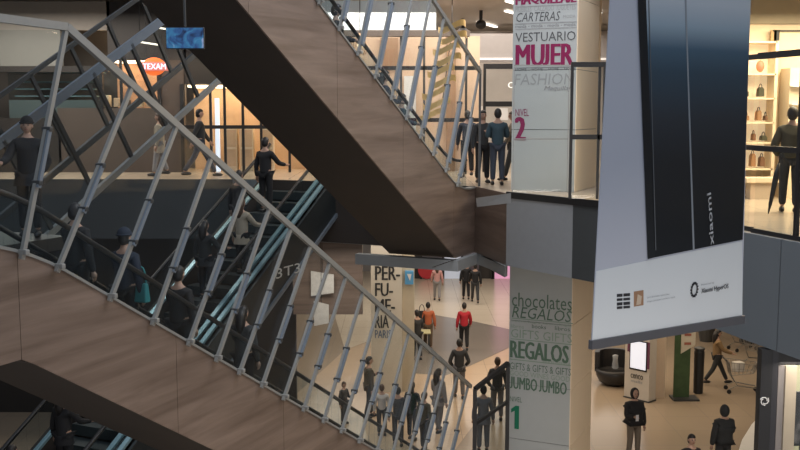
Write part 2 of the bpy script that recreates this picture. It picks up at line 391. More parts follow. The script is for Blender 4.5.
# teal glass display counter, far upper left
q = A(45, 112, YW + .6)
r = empty('display_counter', (A(45, 118, YW).x, YW + .9, Z2), 'teal glass fronted counter at the far upper left behind the steel posts', 'counter')
x0c, x1c = A(4, 118, YW).x, A(93, 118, YW).x; zc0, zc1 = A(50, 118, YW).z, A(50, 72, YW).z
MB().aabb(x0c, x1c, YW + .4, YW + 1.4, Z2, zc0 + .5).build('base', mat('teal_counter', (.07, .10, .10), .4), r)
MB().aabb(x0c, x1c, YW + .4, YW + .43, zc0 + .5, zc1).build('glass_front', GLD, r)
MB().aabb(x0c, x1c, YW + .4, YW + 1.4, zc1, zc1 + .05).build('top', mat('counter_top', (.14, .2, .2), .3), r)
for k in range(3):
    MB().aabb(x0c + .1, x1c - .1, YW + .6, YW + 1.3, zc0 + .6 + .2 * k, zc0 + .63 + .2 * k).build('shelf', mat('teal_shelf', (.2, .3, .31), .4), r)
struct('window_1', wr(0, 60, 30, 66), mat('dim_window', (.20, .20, .18), .5))
struct('trim_13', wr(-60, 108, 66, 72), DKWALL)
# television and round orange sign hung in front of the dark wall
YT = 12.0
a, b = A(166, 49, YT), A(204, 27, YT)
r = empty('television', ((a.x + b.x) / 2, YT, a.z), 'television hung from the dark ceiling showing a blue picture', 'television')
MB().aabb(a.x, b.x, YT, YT + .05, a.z, b.z).build('case', BLK, r, bevel=.01)
def picture_mat(name, cols, scale, es):
    m = bpy.data.materials.new(name); m.use_nodes = True; nt = m.node_tree; bb = nt.nodes['Principled BSDF']
    tc = nt.nodes.new('ShaderNodeTexCoord'); nz = nt.nodes.new('ShaderNodeTexNoise'); nz.inputs['Scale'].default_value = scale; nz.inputs['Detail'].default_value = 3
    nz.inputs['Distortion'].default_value = 1.2
    nt.links.new(tc.outputs['Object'], nz.inputs['Vector']); cr = nt.nodes.new('ShaderNodeValToRGB')
    e = cr.color_ramp.elements; e[0].position = .3; e[1].position = .72; e[0].color = (*cols[0], 1); e[1].color = (*cols[-1], 1)
    for i, c in enumerate(cols[1:-1]): k = e.new(.3 + .42 * (i + 1) / (len(cols) - 1)); k.color = (*c, 1)
    nt.links.new(nz.outputs[0], cr.inputs[0]); nt.links.new(cr.outputs[0], bb.inputs['Base Color'])
    if es: nt.links.new(cr.outputs[0], bb.inputs['Emission Color']); bb.inputs['Emission Strength'].default_value = es
    return m
MB().aabb(a.x + .01, b.x - .01, YT - .01, YT - .001, a.z + .01, b.z - .01).build('screen', picture_mat('tv_picture', [(.01, .02, .06), (.03, .10, .26), (.05, .22, .40), (.35, .42, .62)], 7.0, .35), r)
MB().tube([((a.x + b.x) / 2, YT + .02, b.z), ((a.x + b.x) / 2, YT + .02, 12.5)], .015).build('hanger', STEELD, r)
c = A(154, 66.5, 26.9)
r = empty('shop_sign', (c.x, c.y, c.z - .25), 'lit round orange shop sign with a pale name band on the dark upper left wall', 'sign')
org = mat('orange_sign', (.8, .16, .03), emit=(1, .17, .03), es=.75)
MB().ell(c, .31, .05, .24, 24, 12).build('oval', org, r, smooth=True)
MB().box((c.x, c.y - .06, c.z), .80, .03, .24).build('band', mat('coral_band', (.7, .22, .16), emit=(.8, .22, .17), es=.5), r, bevel=.02)
for _x in (-.2, .2): MB().tube([(c.x + _x, c.y, c.z + .2), (c.x + _x, c.y, 11.3)], .012, 6).build('hanger', BLK, r)
text('lettering', 'TEXAM', (c.x - .28, c.y - .08, c.z - .075), (1, 0, 0), (0, 0, 1), .62, .15, mat('sign_white', (.9, .85, 1), emit=(.9, .8, 1), es=.9), r, weight=.03)
for i, (x0, y0, x1, y1) in enumerate([(148, 26, 166, 29), (140, 42, 160, 45)]):
    Yl = 24.6 + .35 * i
    _a, _b = A(x0, y0, Yl), A(x1, y1, Yl); _r = empty('strip_light', (_a + _b) / 2, *[['slim lit ceiling strip just left of the television', 'slim lit ceiling strip above the orange sign'][i], 'light', 'upper left strip lights'])
    MB().bar(_a, _b, .05, .04).build('tube', mat('strip_lamp', (1, .95, .8), emit=(1, .93, .75), es=1.4), _r)
    for _p in (_a, _b): MB().tube([_p, Vector((_p.x, _p.y, 11.3))], .008, 5).build('hanger', BLK, _r)

# ------------------------------------------------------------------ upper centre shop behind the top escalator
YC = 27.0
bs = MB().aabb(A(322, 30, YC).x, A(436, 30, YC).x, YC, YC + .3, A(380, 30, YC).z, A(380, -25, YC).z)
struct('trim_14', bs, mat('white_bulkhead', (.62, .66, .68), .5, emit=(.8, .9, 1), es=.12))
struct('trim_15', wr(322, 470, 30, 36, YC, .34), BRWALL)
struct('wall_centre_1', wr(322, 480, 36, 200, YC + 1.6), mat('peach_wall', (.66, .48, .34), .6, var=.12, scale=1.5))
r = empty('shopfront', (A(400, 190, YC).x, YC, Z2), 'bright peach shop behind the top escalator with a dark rail and wood panels', 'shopfront')
wd = mat('tan_wood_panel', (.36, .22, .13), .5, var=.2, scale=3)
for x0, x1, y0, y1, m in [(330, 352, 40, 66, wd), (356, 372, 76, 185, wd), (380, 398, 38, 66, wd), (404, 416, 76, 185, WHITE), (446, 456, 36, 185, wd)]:
    wr(x0, x1, y0, y1, YC + 1.45, .1).build('panel', m, r)
wr(322, 480, 66, 70, YC + .2, .08).build('rail', BLK, r)
for x in (341, 401, 424, 466): 
    p = A(x, 185, YC); MB().aabb(p.x - .03, p.x + .03, YC + .2, YC + .28, Z2, A(x, 36, YC).z).build('mullion', STEELD, r)
wr(322, 480, 118, 122, YC + .2, .08).build('low_rail', BLK, r)
# hanging lamp
c = A(360, 45, YC - .5)
r = empty('pendant_lamp', (c.x, c.y, c.z - .3), 'wire cage pendant lamp hanging in front of the peach shop', 'lamp')
MB().tube([c + Vector((0, 0, .3)), c + Vector((0, 0, 2.2))], .012, 6).build('cord', BLK, r)
lc = MB()
for k in range(8):
    a_ = k * math.pi / 4; lc.tube([c + Vector((math.cos(a_) * rr, math.sin(a_) * rr, zz)) for rr, zz in ((.03, .3), (.13, .12), (.2, -.1), (.13, -.25))], .012, 5)
lc.build('cage', mat('copper_wire', (.4, .25, .15), .4, .6), r)
MB().ell(c, .07, .07, .09).build('bulb', mat('warm_bulb', (1, .8, .5), emit=(1, .75, .45), es=2), r, smooth=True)
# gold ribbon ornament: a stack of curled bands
orn = empty('hanging_ornament', A(440, 110, 25.2), 'hanging spiral of curled gold ribbons left of the grey bulkhead', 'ornament')
MB().tube([A(440, 118, 25.25), A(452, 30, 25.25), Vector((A(452, 30, 25.25).x, 25.25, 11.2))], .012, 5).build('cord', BLK, orn)
for i in range(9):
    t = i / 8; x = 452 - 22 * t + (4 if i % 2 else 0); y = 30 + 88 * t
    c = A(x, y, 25.2); mb = MB(); pts = []
    for k in range(11):
        a_ = math.pi * k / 10; pts.append(c + Vector((math.cos(a_) * .34, -.2 * math.sin(a_), .07 * math.sin(a_ * 2) + .05 * math.cos(a_))))
    for p, q in zip(pts, pts[1:]):
        mb.hexa([p, q, q + Vector((0, .03, 0)), p + Vector((0, .03, 0)), p + Vector((0, 0, .15)), q + Vector((0, 0, .15)), q + Vector((0, .03, .15)), p + Vector((0, .03, .15))])
    mb.build('ribbon', mat('gold_band', (.62, .42, .16), .3, .4, emit=(1, .7, .3), es=.12), orn)

# grey bulkhead and far shopfront right of the top escalator
struct('wall_centre_2', wr(436, 612, 31, 62, 34.0, .3), mat('grey_bulkhead', (.40, .37, .36), .8))
struct('trim_16', wr(436, 612, 58, 60, 33.95, .05), mat('lit_cornice', (.8, .78, .74), emit=(1, .92, .85), es=.5))
struct('wall_centre_3', wr(436, 620, 62, 160, 36.0, .3), mat('pale_shop_wall', (.55, .50, .46), .6, var=.2, scale=1.5))
for i, (x0, y0, x1, y1) in enumerate([(478, 22, 496, 27), (506, 11, 528, 17), (507, 1, 530, 8), (586, 8, 600, 13)]):
    a_, b_ = AZ(x0, y0, 11.15), AZ(x1, y1, 11.15)
    tag(MB().bar(a_, b_, .12, .04).build('ceiling_light', mat('ceiling_strip', (1, .95, .85), emit=(1, .94, .86), es=2.2)),
        ['slim ceiling light over the grey bulkhead', 'slim ceiling light beside the tall column, second from top edge', 'slim ceiling light beside the tall column at the top edge', 'slim ceiling light in the gap between column and hanging banner'][i], 'light', 'upper hall ceiling lights')
for i, (x, y) in enumerate([(481, 14), (463, 22)]):
    c = AZ(x, y, 11.1)
    r = empty('security_camera', c, ['small dark ceiling camera left of the tall column', 'small dark ceiling camera above the grey bulkhead'][i], 'camera', 'ceiling cameras')
    MB().tube([c + Vector((0, 0, .1)), c + Vector((0, 0, -.2))], .05).build('stem', BLK, r)
    MB().ell(c + Vector((0, 0, -.3)), .16, .16, .14).build('dome', BLK, r, smooth=True)
# far doors with frames and posters
def framed(name, label, x0, x1, y0, y1, Y, mulls=(), rails=(), fm=BLK, pane=GLS, cat='shopfront', w=.07, group=None):
    a_, b_ = A(x0, y1, Y), A(x1, y0, Y); root = empty(name, ((a_.x + b_.x) / 2, Y, a_.z), label, cat, group)
    f = MB(); f.aabb(a_.x - w, a_.x, Y - w, Y + w, a_.z, b_.z); f.aabb(b_.x, b_.x + w, Y - w, Y + w, a_.z, b_.z)
    f.aabb(a_.x - w, b_.x + w, Y - w, Y + w, b_.z, b_.z + w * 2); f.build('frame', fm, root)
    for x in mulls: p = A(x, y1, Y); MB().aabb(p.x - w / 2, p.x + w / 2, Y - w / 2, Y + w / 2, a_.z, b_.z).build('mullion', fm, root)
    for y in rails: p = A(x0, y, Y); MB().aabb(a_.x, b_.x, Y - w / 2, Y + w / 2, p.z - w, p.z + w).build('rail', fm, root)
    MB().aabb(a_.x, b_.x, Y - .01, Y + .01, a_.z, b_.z).build('glass_pane', pane, root)
    return root
r = framed('shopfront', 'black framed glass shopfront with white lettering, between top escalator and tall column', 485, 522, 69, 172, 27.5, rails=(104,))
text('lettering', 'Cla', A(508, 88, 27.4), (1, 0, 0), (0, 0, 1), .26, .16, mat('white_letters', (.9, .9, .9), emit=(1, 1, 1), es=.5), r, weight=.02)
for x0, x1, y0, y1 in [(471, 483, 106, 122), (498, 508, 108, 120)]:
    q = wr(x0, x1, y0, y1, 27.45 if x0 > 480 else 29, .03)
    tag(q.build('wall_poster', mat('white_poster', (.75, .75, .74), .5)), ['white poster just left of the black framed glass shopfront', 'white poster behind the glass of the black framed shopfront'][x0 > 480], 'poster')
for i, x in enumerate((444, 459, 474)):
    q = A(x, 170, 31.5)
    r = empty('display_stand', (q.x, 31.5, Z2), ['pale display stand furthest left behind the end of the top escalator', 'pale display stand in the middle behind the end of the top escalator', 'pale display stand nearest the black framed shopfront'][i], 'display stand', 'pale display stands')
    MB().box((q.x, 31.5, Z2 + .9), .38, .4, 1.8).build('body', WHITE, r, bevel=.02)
    for k in range(3): MB().box((q.x, 31.28, Z2 + .5 + .5 * k), .32, .04, .3).build('shelf_goods', [STEELB, CREAM, STEELD][(k + i) % 3], r)
# right of the column
q = framed('glass_screen', 'tall black framed glass screen on the slab edge between tall column and banner', 571, 604, 67, 199, 18.75, mulls=(597,), rails=(137,), cat='screen', w=.045)
_q = framed('glass_screen', 'clear glass screen on the slab edge in front of the magenta column words', 513, 569, 66, 192, 19.9, rails=(139,), cat='screen', w=.012, fm=MATS['brushed_steel'])
r = empty('far_column', (A(588, 150, 26).x, 26.6, Z2), 'lit beige column standing behind the black framed screen', 'column')
m_ = MB(); p0, p1 = A(576, 180, 26), A(598, 180, 26); m_.aabb(p0.x, p1.x, 26, 27, Z2, 11.2).build('shaft', mat('lit_beige', (.72, .58, .42), .5), r)

# ------------------------------------------------------------------ right shop behind the right balustrade
struct('wall_shop_right', MB().aabb(4.7, 11, 20.0, 20.2, Z2, 10.45), CREAM)
struct('trim_17', MB().aabb(4.7, 11, 19.93, 20.0, A(760, 24, 20).z, 10.45), mat('olive_header', (.34, .30, .22), .7))
r = empty('shelf_unit', (A(754, 190, 19.8).x, 19.8, Z2), 'cream backlit wall shelves of goods at the right edge behind the banner', 'shelf')
sx0, sx1 = A(734, 190, 19.8).x, A(766, 190, 19.8).x
back = mat('lit_shelf_back', (.85, .74, .55), emit=(1, .80, .52), es=.35)
MB().aabb(sx0, sx1, 19.9, 19.99, A(750, 168, 19.8).z, A(750, 42, 19.8).z).build('back_panel', back, r)
for x in (734, 766): p = A(x, 190, 19.8); MB().aabb(p.x - .03, p.x + .03, 19.5, 19.98, Z2, A(750, 42, 19.8).z).build('side_panel', CREAM, r)
for y in (42, 74, 98, 122, 142, 168): z = A(750, y, 19.7).z; MB().aabb(sx0, sx1, 19.5, 19.9, z - .03, z).build('shelf', CREAM, r)
r2 = empty('bench', (A(752, 190, 19.3).x, 19.35, Z2), 'low cream bench below the right hand shelves', 'bench')
MB().aabb(sx0, sx1, 19.1, 19.45, Z2 + .32, Z2 + .42).build('seat', CREAM, r2, bevel=.01)
MB().aabb(sx0 + .1, sx1 - .1, 19.15, 19.4, Z2, Z2 + .32).build('base', mat('bench_base', (.5, .4, .3)), r2)
goods = [(760, 98, 6, 9, 'bag', 'pair of dark olive bags'), (758, 122, 5, 10, 'bag', 'upright tan bag'), (765, 122, 3, 5, 'bag', 'small brown bag'),
         (746, 98, 3, 5, 'bag', 'small tan bag'), (746, 122, 4, 5, 'bag', 'small grey bag'), (753, 142, 3, 7, 'bag', 'dark brown narrow bag'), (763, 142, 6, 5, 'bag', 'dark wide box bag'),
         (752, 168, 5, 13, 'suitcase', 'upright brown suitcase'), (761, 168, 5, 10, 'suitcase', 'short dark suitcase')]
gm = [mat('olive_bag', (.05, .05, .025)), mat('tan_bag', (.28, .15, .07)), mat('brown_bag', (.16, .08, .04))]
for i, (x, y, w, h, k, d) in enumerate(goods):
    p = A(x, y, 19.65) + Vector((0, 0, .03)); hw = w * .0098; hh = h * .0196
    g = empty('suitcase' if k == 'suitcase' else 'handbag', p, d + ' on the backlit right hand shelves', k, 'goods on the right hand shelves')
    MB().prism([p + Vector((-hw, -.08, 0)), p + Vector((hw, -.08, 0)), p + Vector((hw * .85, -.08, hh * .8)), p + Vector((hw * .4, -.08, hh)), p + Vector((-hw * .4, -.08, hh)), p + Vector((-hw * .85, -.08, hh * .8))], (0, .16, 0)).build('body', gm[i % 3], g, bevel=.01)
    MB().tube([p + Vector((math.cos(a_) * hw * .5, 0, hh * .97 + math.sin(a_) * .07)) for a_ in [math.pi * j / 6 for j in range(7)]], .008, 5).build('handle', BLK, g)
p = A(760, 72, 19.65)
tag(MB().ell(p + Vector((0, 0, .11)), .08, .07, .115).build('round_vase', mat('coral_vase', (.6, .2, .12)), smooth=True), 'round coral vase on the top right hand shelf', 'vase')
struct('door_1', MB().aabb(A(773, 195, 19.9).x, A(812, 195, 19.9).x, 19.9, 19.96, Z2, A(780, 32, 19.9).z), mat('pale_amber', (.80, .62, .40), .4))
for i, x in enumerate((770, 773)):
    struct('trim_%d' % (18 + i), wr(x, x + 1.2, 30, 195, 19.85, .05), [mat('amber_trim', (.4, .26, .13)), BLK][i])
struct('trim_20', wr(773, 812, 30, 31.5, 19.85, .05), BLK)
# shelving column inside that shop, right edge
r = empty('display_cabinet', (A(795, 195, 19.5).x, 19.4, Z2), 'tall cream cabinet with slim shelves at the right edge of the photo', 'cabinet')
p0, p1 = A(785, 150, 19.4), A(812, 150, 19.4)
MB().aabb(p0.x, p1.x, 19.3, 19.8, Z2, A(790, 68, 19.4).z).build('body', CREAM, r)
for y in (86, 104, 122): z = A(790, y, 19.3).z; MB().aabb(p0.x, p1.x, 19.15, 19.3, z - .02, z).build('shelf', WHITE, r)

# right balustrade: tall black framed glass screen on the slab edge
def along(t): return edge[0].lerp(edge[1], t)
r = empty('glass_screen', along(.9) + Vector((0, 0, Z2)), 'tall black framed glass screen above the blue grey slab edge at right', 'screen')
def zline(h, t0=.55, t1=1.0): return along(t0) + Vector((.05, 0, Z2 + h)), along(t1) + Vector((.05, 0, Z2 + h))
for nm, h, w in (('base_rail', .03, .07), ('handrail', 1.17, .075), ('top_rail', 2.42, .085)):
    a_, b_ = zline(h); MB().bar(a_, b_, .06, w).build(nm, BLK, r)
dv = (edge[1] - edge[0]).length
for t in (.925 - .0, .80, .68, .56):
    p = along(t) + Vector((.05, 0, Z2)); MB().bar(p, p + Vector((0, 0, 2.42)), .055, .055, side=(edge[1] - edge[0])).build('post', BLK, r)
for t0, t1 in ((.56, .68), (.68, .80), (.80, .925), (.925, 1.0)):
    a_, b_ = along(t0) + Vector((.05, 0, Z2 + .04)), along(t1) + Vector((.05, 0, Z2 + .04))
    MB().bar((a_ + b_) / 2 + Vector((0, 0, 0)), (a_ + b_) / 2 + Vector((0, 0, 2.36)), (b_ - a_).length - .06, .012, side=(b_ - a_)).build('glass_pane', GLS, r)

# second stretch behind the banner
r = empty('glass_screen', edge[2] + Vector((0, 0, Z2)), 'black framed glass screen on the slab edge hidden mostly by the hanging banner', 'screen')
for nm, h in (('base_rail', .03), ('handrail', 1.17), ('top_rail', 2.42)):
    MB().bar(edge[1] + Vector((.08, .1, Z2 + h)), edge[2] + Vector((.08, 0, Z2 + h)), .05, .07).build(nm, BLK, r)
m_ = (edge[1] + edge[2]) / 2 + Vector((.08, 0, Z2 + .05)); MB().bar(m_, m_ + Vector((0, 0, 2.3)), (edge[2] - edge[1]).length - .3, .012, side=(edge[2] - edge[1])).build('glass_pane', GLS, r)
#@@OBJ
# ------------------------------------------------------------------ escalators
def make_escalator(label, prof, s_top, s_bot, rail_pts, feet, foot_off, nn0, nn1, slope, bot, side_m, stiff=(.30, .55, .045)):
    """prof(s): top edge of the cladding; bot(s): its lower edge; s grows away from the camera and down"""
    root = empty('escalator', L((s_top + s_bot) / 2, (nn0 + nn1) / 2, bot(s_bot)), label, 'escalator')
    ss = [s_top + (s_bot - s_top) * i / 60 for i in range(61)]
    # cladding in panels with open joints over a dark core
    def sheet(s0, s1, n0, n1, zt, zb, m, name, inset=0.0):
        q = [s0] + [s for s in ss if s0 + .01 < s < s1 - .01] + [s1]
        mb = MB()
        for a, b in zip(q, q[1:]):
            mb.hexa([L(a, n1, zb(a)), L(a, n0, zb(a)), L(b, n0, zb(b)), L(b, n1, zb(b)), L(a, n1, zt(a)), L(a, n0, zt(a)), L(b, n0, zt(b)), L(b, n1, zt(b))])
        return mb.build(name, m, root)
    cuts = [s_top] + [c for c in ([7.69] if s_top < 7.69 else []) ]
    c = cuts[-1] + 2.6
    while c < s_bot - .8: cuts.append(c); c += 2.6
    cuts.append(s_bot)
    for a, b in zip(cuts, cuts[1:]):
        sheet(a + .004, b - .004, nn0, nn0 + .03, lambda s: prof(s) - .03, bot, side_m, 'cladding_panel')
    sheet(s_top, s_bot, nn0 + .031, nn0 + .12, lambda s: prof(s) - .04, bot, SOFF, 'core')
    sheet(s_top, s_bot, nn0 - .02, nn0 + .14, prof, lambda s: prof(s) - .035, BRUSH, 'edge_rail')
    sheet(s_top, s_bot, nn0 + .121, nn1, lambda s: bot(s) + .12, lambda s: bot(s) + .004, SOFF, 'soffit')
    sheet(s_top, s_bot, nn1 - .06, nn1, lambda s: prof(s) - .03, lambda s: bot(s) + .125, STEELD, 'far_side')
    # steps
    fl = lambda s: prof(s) - .32
    k = 0; s = s_top + .1; w0, w1 = nn0 + .30, nn1 - .30
    while s < s_bot - .2:
        z = fl(s + .2); m = MB().lbox(s, s + .40, w0, w1, z - .30, z)
        for j in range(6): m.lbox(s + .02, s + .39, w0 + .02 + j * (w1 - w0) / 6, w0 + .02 + (j + .5) * (w1 - w0) / 6, z + .001, z + .012)
        m.build('step', STEP, root); s += .402; k += 1
    # deck strips, inner glass and handrails on both sides
    for n in (nn0 + .24, nn1 - .18):
        sheet(s_top, s_bot, n - .08, n + .05, lambda s: prof(s) - .10, lambda s: prof(s) - .22, DECK, 'deck')
        pts = [L(q, n - .01, prof(q) + .60) for q in ss]
        MB().tube(pts, .035, 8).build('handrail', RUB, root, smooth=True)
        mb = MB()
        for a, b in zip(ss, ss[1:]):
            mb.hexa([L(a, n, prof(a) - .1), L(a, n - .012, prof(a) - .1), L(b, n - .012, prof(b) - .1), L(b, n, prof(b) - .1), L(a, n, prof(a) + .56), L(a, n - .012, prof(a) + .56), L(b, n - .012, prof(b) + .56), L(b, n, prof(b) + .56)])
        mb.build('inner_glass', GLD, root)
    # tall safety screen on the near side: leaning posts, rail, glass
    ds, dz = foot_off
    tops = []
    nP = nn0 - .06
    def top_at(s):
        for (a, za), (b, zb) in zip(rail_pts, rail_pts[1:]):
            if a <= s <= b: return za + (zb - za) * (s - a) / (b - a)
        return rail_pts[0][1] if s < rail_pts[0][0] else rail_pts[-1][1]
    for s, st in feet:
        z = prof(s); a = L(s, nP, z - .10); b = L(st, nP, top_at(st)); d = (b - a)
        ax = Vector((-DC, DS, 0))
        p = MB().bar(a, b, .045, .052, side=ax).build('post', BRUSH, root)
        m0, m1 = a.lerp(b, stiff[0]), a.lerp(b, stiff[1])
        MB().bar(m0 - ax * .045, m1 - ax * .045, .03, stiff[2], side=ax).build('stiffener', STEELB, p)
        for t in (.03, stiff[0] + .02, stiff[1]):
            c = a.lerp(b, t); mb = MB(); mb.bar(c - ax * .07, c + ax * .05, .055, .055)
            mb.build('clamp', STEELD if t > .1 else BRUSH, p, bevel=.01)
    rp = [L(s, nP, z) for s, z in rail_pts]
    for a, b in zip(rp, rp[1:]):
        MB().bar(a, b, .06, .085, side=Vector((-DC, DS, 0))).build('top_rail', BRUSH, root)
    def top_at(s):
        for (a, za), (b, zb) in zip(rail_pts, rail_pts[1:]):
            if a <= s <= b: return za + (zb - za) * (s - a) / (b - a)
        return rail_pts[0][1] if s < rail_pts[0][0] else rail_pts[-1][1]
    fe = sorted(feet)
    for (a, u0), (b, u1) in zip(fe, fe[1:]):
        za, zb = prof(a), prof(b)
        n0, n1 = nn0 - .03, nn0 - .018
        mb = MB().hexa([L(a, n1, za), L(a, n0, za), L(b, n0, zb), L(b, n1, zb), L(u0, n1, top_at(u0)), L(u0, n0, top_at(u0)), L(u1, n0, top_at(u1)), L(u1, n1, top_at(u1))])
        mb.build('glass_pane', GLS, root)
    return root

def smoothmin(a, b, k):
    h = max(k - abs(a - b), 0) / k; return min(a, b) - h * h * k * .25
def smoothmax(a, b, k): return -smoothmin(-a, -b, k)
# lower (nearest) escalator: from the landing at left down to the lower hall
profN = lambda s: max(smoothmin(7.03, 5.73 - .580 * (s - 9.75), .55), .12)
botN = lambda s: max(min(5.66, 5.66 - .612 * (s - 7.72)), .01)
railN = [(6.0, 9.22), (8.46, 9.18), (20.85, 2.05)]
feetN = [(6.4, 7.0), (7.69, 8.46)] + list(zip([8.18, 9.0, 9.75, 10.46, 11.07, 11.61, 12.19, 12.79, 13.38, 14.02, 14.64, 15.3, 16.0, 16.6, 17.25, 17.85, 18.5, 19.1], [9.51, 10.34, 11.07, 11.86, 12.48, 13.09, 13.68, 14.30, 14.86, 15.50, 16.14, 16.82, 17.45, 18.08, 18.72, 19.38, 20.02, 20.7]))
escN = make_escalator('walnut clad descending escalator in the left foreground with leaning steel posts and tall glass', profN, 5.0, 19.4, railN, feetN, (1.36, 1.97 + .10 - .1), 8.0, 9.6, .58, botN, CLAD)
# upper escalator: from the level above down to the landing in the middle
profU = lambda s: smoothmax(6.59, 9.16 - .555 * (s - 15.6), .35)
botU = lambda s: max(7.91 - .572 * (s - 15.14), 5.115)
railU = [(10.5, 14.42), (21.28, 9.16)]
feetU = [(19.95 - .66 * k, 21.23 - .69 * k) for k in range(14)]
escU = make_escalator('walnut clad escalator coming down across the top centre to the middle landing', profU, 9.5, 21.2, railU, feetU, (1.30, 2.25), 8.0, 9.6, .55, botU, CLAD, stiff=(.08, .58, .085))
MB().lbox(18.7, 19.99, 7.95, 7.995, 5.1, 5.104).build('trim_edge', SOFF, escU)
p = MB().bar(L(21.28, 7.94, 6.5), L(21.28, 7.94, 9.16), .05, .05).build('end_post', STEELD, escU)

# rear escalator climbing the other way (lower hall to the landing)
profB = lambda s: max(min(.577 * (s - 10.0) + .30, 6.9), .3)
rootB = empty('escalator', L(15.5, 12.4, 0), 'dark ascending escalator behind the foreground glass with teal steel side strips', 'escalator')
def sheetB(s0, s1, n0, n1, zt, zb, m, name, N=40):
    mb = MB(); q = [s0 + (s1 - s0) * i / N for i in range(N + 1)]
    for a, b in zip(q, q[1:]):
        mb.hexa([L(a, n1, zb(a)), L(a, n0, zb(a)), L(b, n0, zb(b)), L(b, n1, zb(b)), L(a, n1, zt(a)), L(a, n0, zt(a)), L(b, n0, zt(b)), L(b, n1, zt(b))])
    return mb.build(name, m, rootB)
SB = STEELD
sheetB(9.0, 21.2, 11.6, 11.66, lambda s: profB(s) - .05, lambda s: max(profB(s) - 1.0, 0.005), mat('dark_truss', (.02, .024, .026), .4), 'near_side')
sheetB(11.0, 21.2, 11.55, 11.60, lambda s: max(profB(s) - .92, .1), lambda s: max(profB(s) - 1.02, 0.005), STEELB, 'lower_edge')
sheetB(9.0, 21.2, 13.6, 13.66, lambda s: profB(s) - .05, lambda s: max(profB(s) - 1.0, 0.005), SOFF, 'far_side')
sheetB(10.5, 21.2, 11.665, 13.595, lambda s: max(profB(s) - .9, .02), lambda s: max(profB(s) - 1.0, .005), SOFF, 'soffit')
for n, k in ((11.72, .0), (11.95, .02), (13.42, 0)):
    sheetB(9.0, 21.2, n, n + .10, lambda s: profB(s) + .02 - k, lambda s: profB(s) - .04 - k, DECK, 'deck')
for n in (11.8, 13.45):
    MB().tube([L(9 + 12.2 * i / 40, n, profB(9 + 12.2 * i / 40) + .72) for i in range(41)], .04, 8).build('handrail', RUB, rootB, smooth=True)
    mb = MB()
    for i in range(40):
        a, b = 9 + 12.2 * i / 40, 9 + 12.2 * (i + 1) / 40
        mb.hexa([L(a, n + .006, profB(a) + .01), L(a, n - .006, profB(a) + .01), L(b, n - .006, profB(b) + .01), L(b, n + .006, profB(b) + .01), L(a, n + .006, profB(a) + .68), L(a, n - .006, profB(a) + .68), L(b, n - .006, profB(b) + .68), L(b, n + .006, profB(b) + .68)])
    mb.build('inner_glass', GLD, rootB)
s = 9.6
while s < 21.1:
    z = max(min(.577 * (s + .2 - 10.0), 6.58), .05); MB().lbox(s, s + .39, 12.1, 13.36, z - .2, z).build('step', STEP, rootB); s += .4
def on_n(x, y, n):
    r = ray(x, y); return Vector((0, 0, CZ)) + r * (n / (-DC * r.x + DS * r.y))
_a, _b2 = on_n(276, 279, 11.50), on_n(300, 272, 11.50)
text('lettering', '3T3', _a, _b2 - _a, Vector((0, 0, 1)), (_b2 - _a).length, .22, WHITE, rootB)

# made-up slanted guard rising to the right, along lines taken for reflections
rootS = empty('slanted_guard', L(11, 12.6, 6.6), 'made-up slanted steel guard with crossed dark posts rising to the right behind the left screen', 'slanted_guard')
zS = lambda s: 6.70 + .545 * (s - 12.85)
for n in (11.9, 13.3):
    MB().bar(L(9.4, n, zS(9.4) + 0), L(19.2, n, zS(19.2)), .07, .11).build('stringer', BRUSH if n < 12 else STEELD, rootS)
    MB().bar(L(9.6, n, zS(9.6) + 2.0), L(17.6, n, zS(17.6) + 2.0), .05, .16 if n < 12 else .08).build('top_rail', STEELB if n < 12 else STEELD, rootS)
    for k in range(8):
        s = 11.2 + k * 1.0
        MB().bar(L(s, n, zS(s)), L(s - .95, n, zS(s - .95) + 2.0), .05, .075, side=L(0, 1)).build('post', STEELD, rootS)
mb = MB().hexa([L(10.2, 11.91, zS(10.2)), L(10.2, 11.89, zS(10.2)), L(19, 11.89, zS(19)), L(19, 11.91, zS(19)), L(10.2, 11.91, zS(10.2) + 1.95), L(10.2, 11.89, zS(10.2) + 1.95), L(17.5, 11.89, zS(17.5) + 1.95), L(17.5, 11.91, zS(17.5) + 1.95)])
mb.build('glass_pane', GLS, rootS)

# left landing behind the near escalator
struct('floor_7', MB().lbox(-4, 10.15, 9.62, 16, 6.45, 6.62), mat('dark_landing', (.045, .036, .03), .4, var=.2, scale=1))

# ------------------------------------------------------------------ tall square column with lettering
colr = empty('column', L(21.4, 6.2, 0), 'tall square grey white column covered in shopping words, NIVEL 1 and NIVEL 2', 'column')
s0 = 20.5; n_l, n_r = 6.92, 5.53; dcol = 1.8
def slabs(zs, m, name):
    for z0, z1 in zip(zs, zs[1:]):
        MB().lbox(s0, s0 + dcol, n_r, n_l, z0 + .004, z1 - .004).build(name, m, colr)
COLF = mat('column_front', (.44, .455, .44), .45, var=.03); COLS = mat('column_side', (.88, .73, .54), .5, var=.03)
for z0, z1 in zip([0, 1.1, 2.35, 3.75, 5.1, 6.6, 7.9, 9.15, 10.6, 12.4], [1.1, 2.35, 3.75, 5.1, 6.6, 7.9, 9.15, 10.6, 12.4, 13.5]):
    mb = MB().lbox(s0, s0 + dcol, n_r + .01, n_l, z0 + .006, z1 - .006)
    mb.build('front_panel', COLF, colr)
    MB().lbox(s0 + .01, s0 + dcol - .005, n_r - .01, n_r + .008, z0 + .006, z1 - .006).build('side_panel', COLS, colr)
MB().lbox(s0 + .02, s0 + dcol - .02, n_r + .012, n_l - .02, 0, 13.6).build('core', STEELD, colr)
rt = (L(0, -1) - L(0, 0)).normalized(); upv = Vector((0, 0, 1))
def col_pt(x, y):
    r = ray(x, y); t = s0 / (DS * r.x + DC * r.y); return Vector((0, 0, CZ)) + r * t
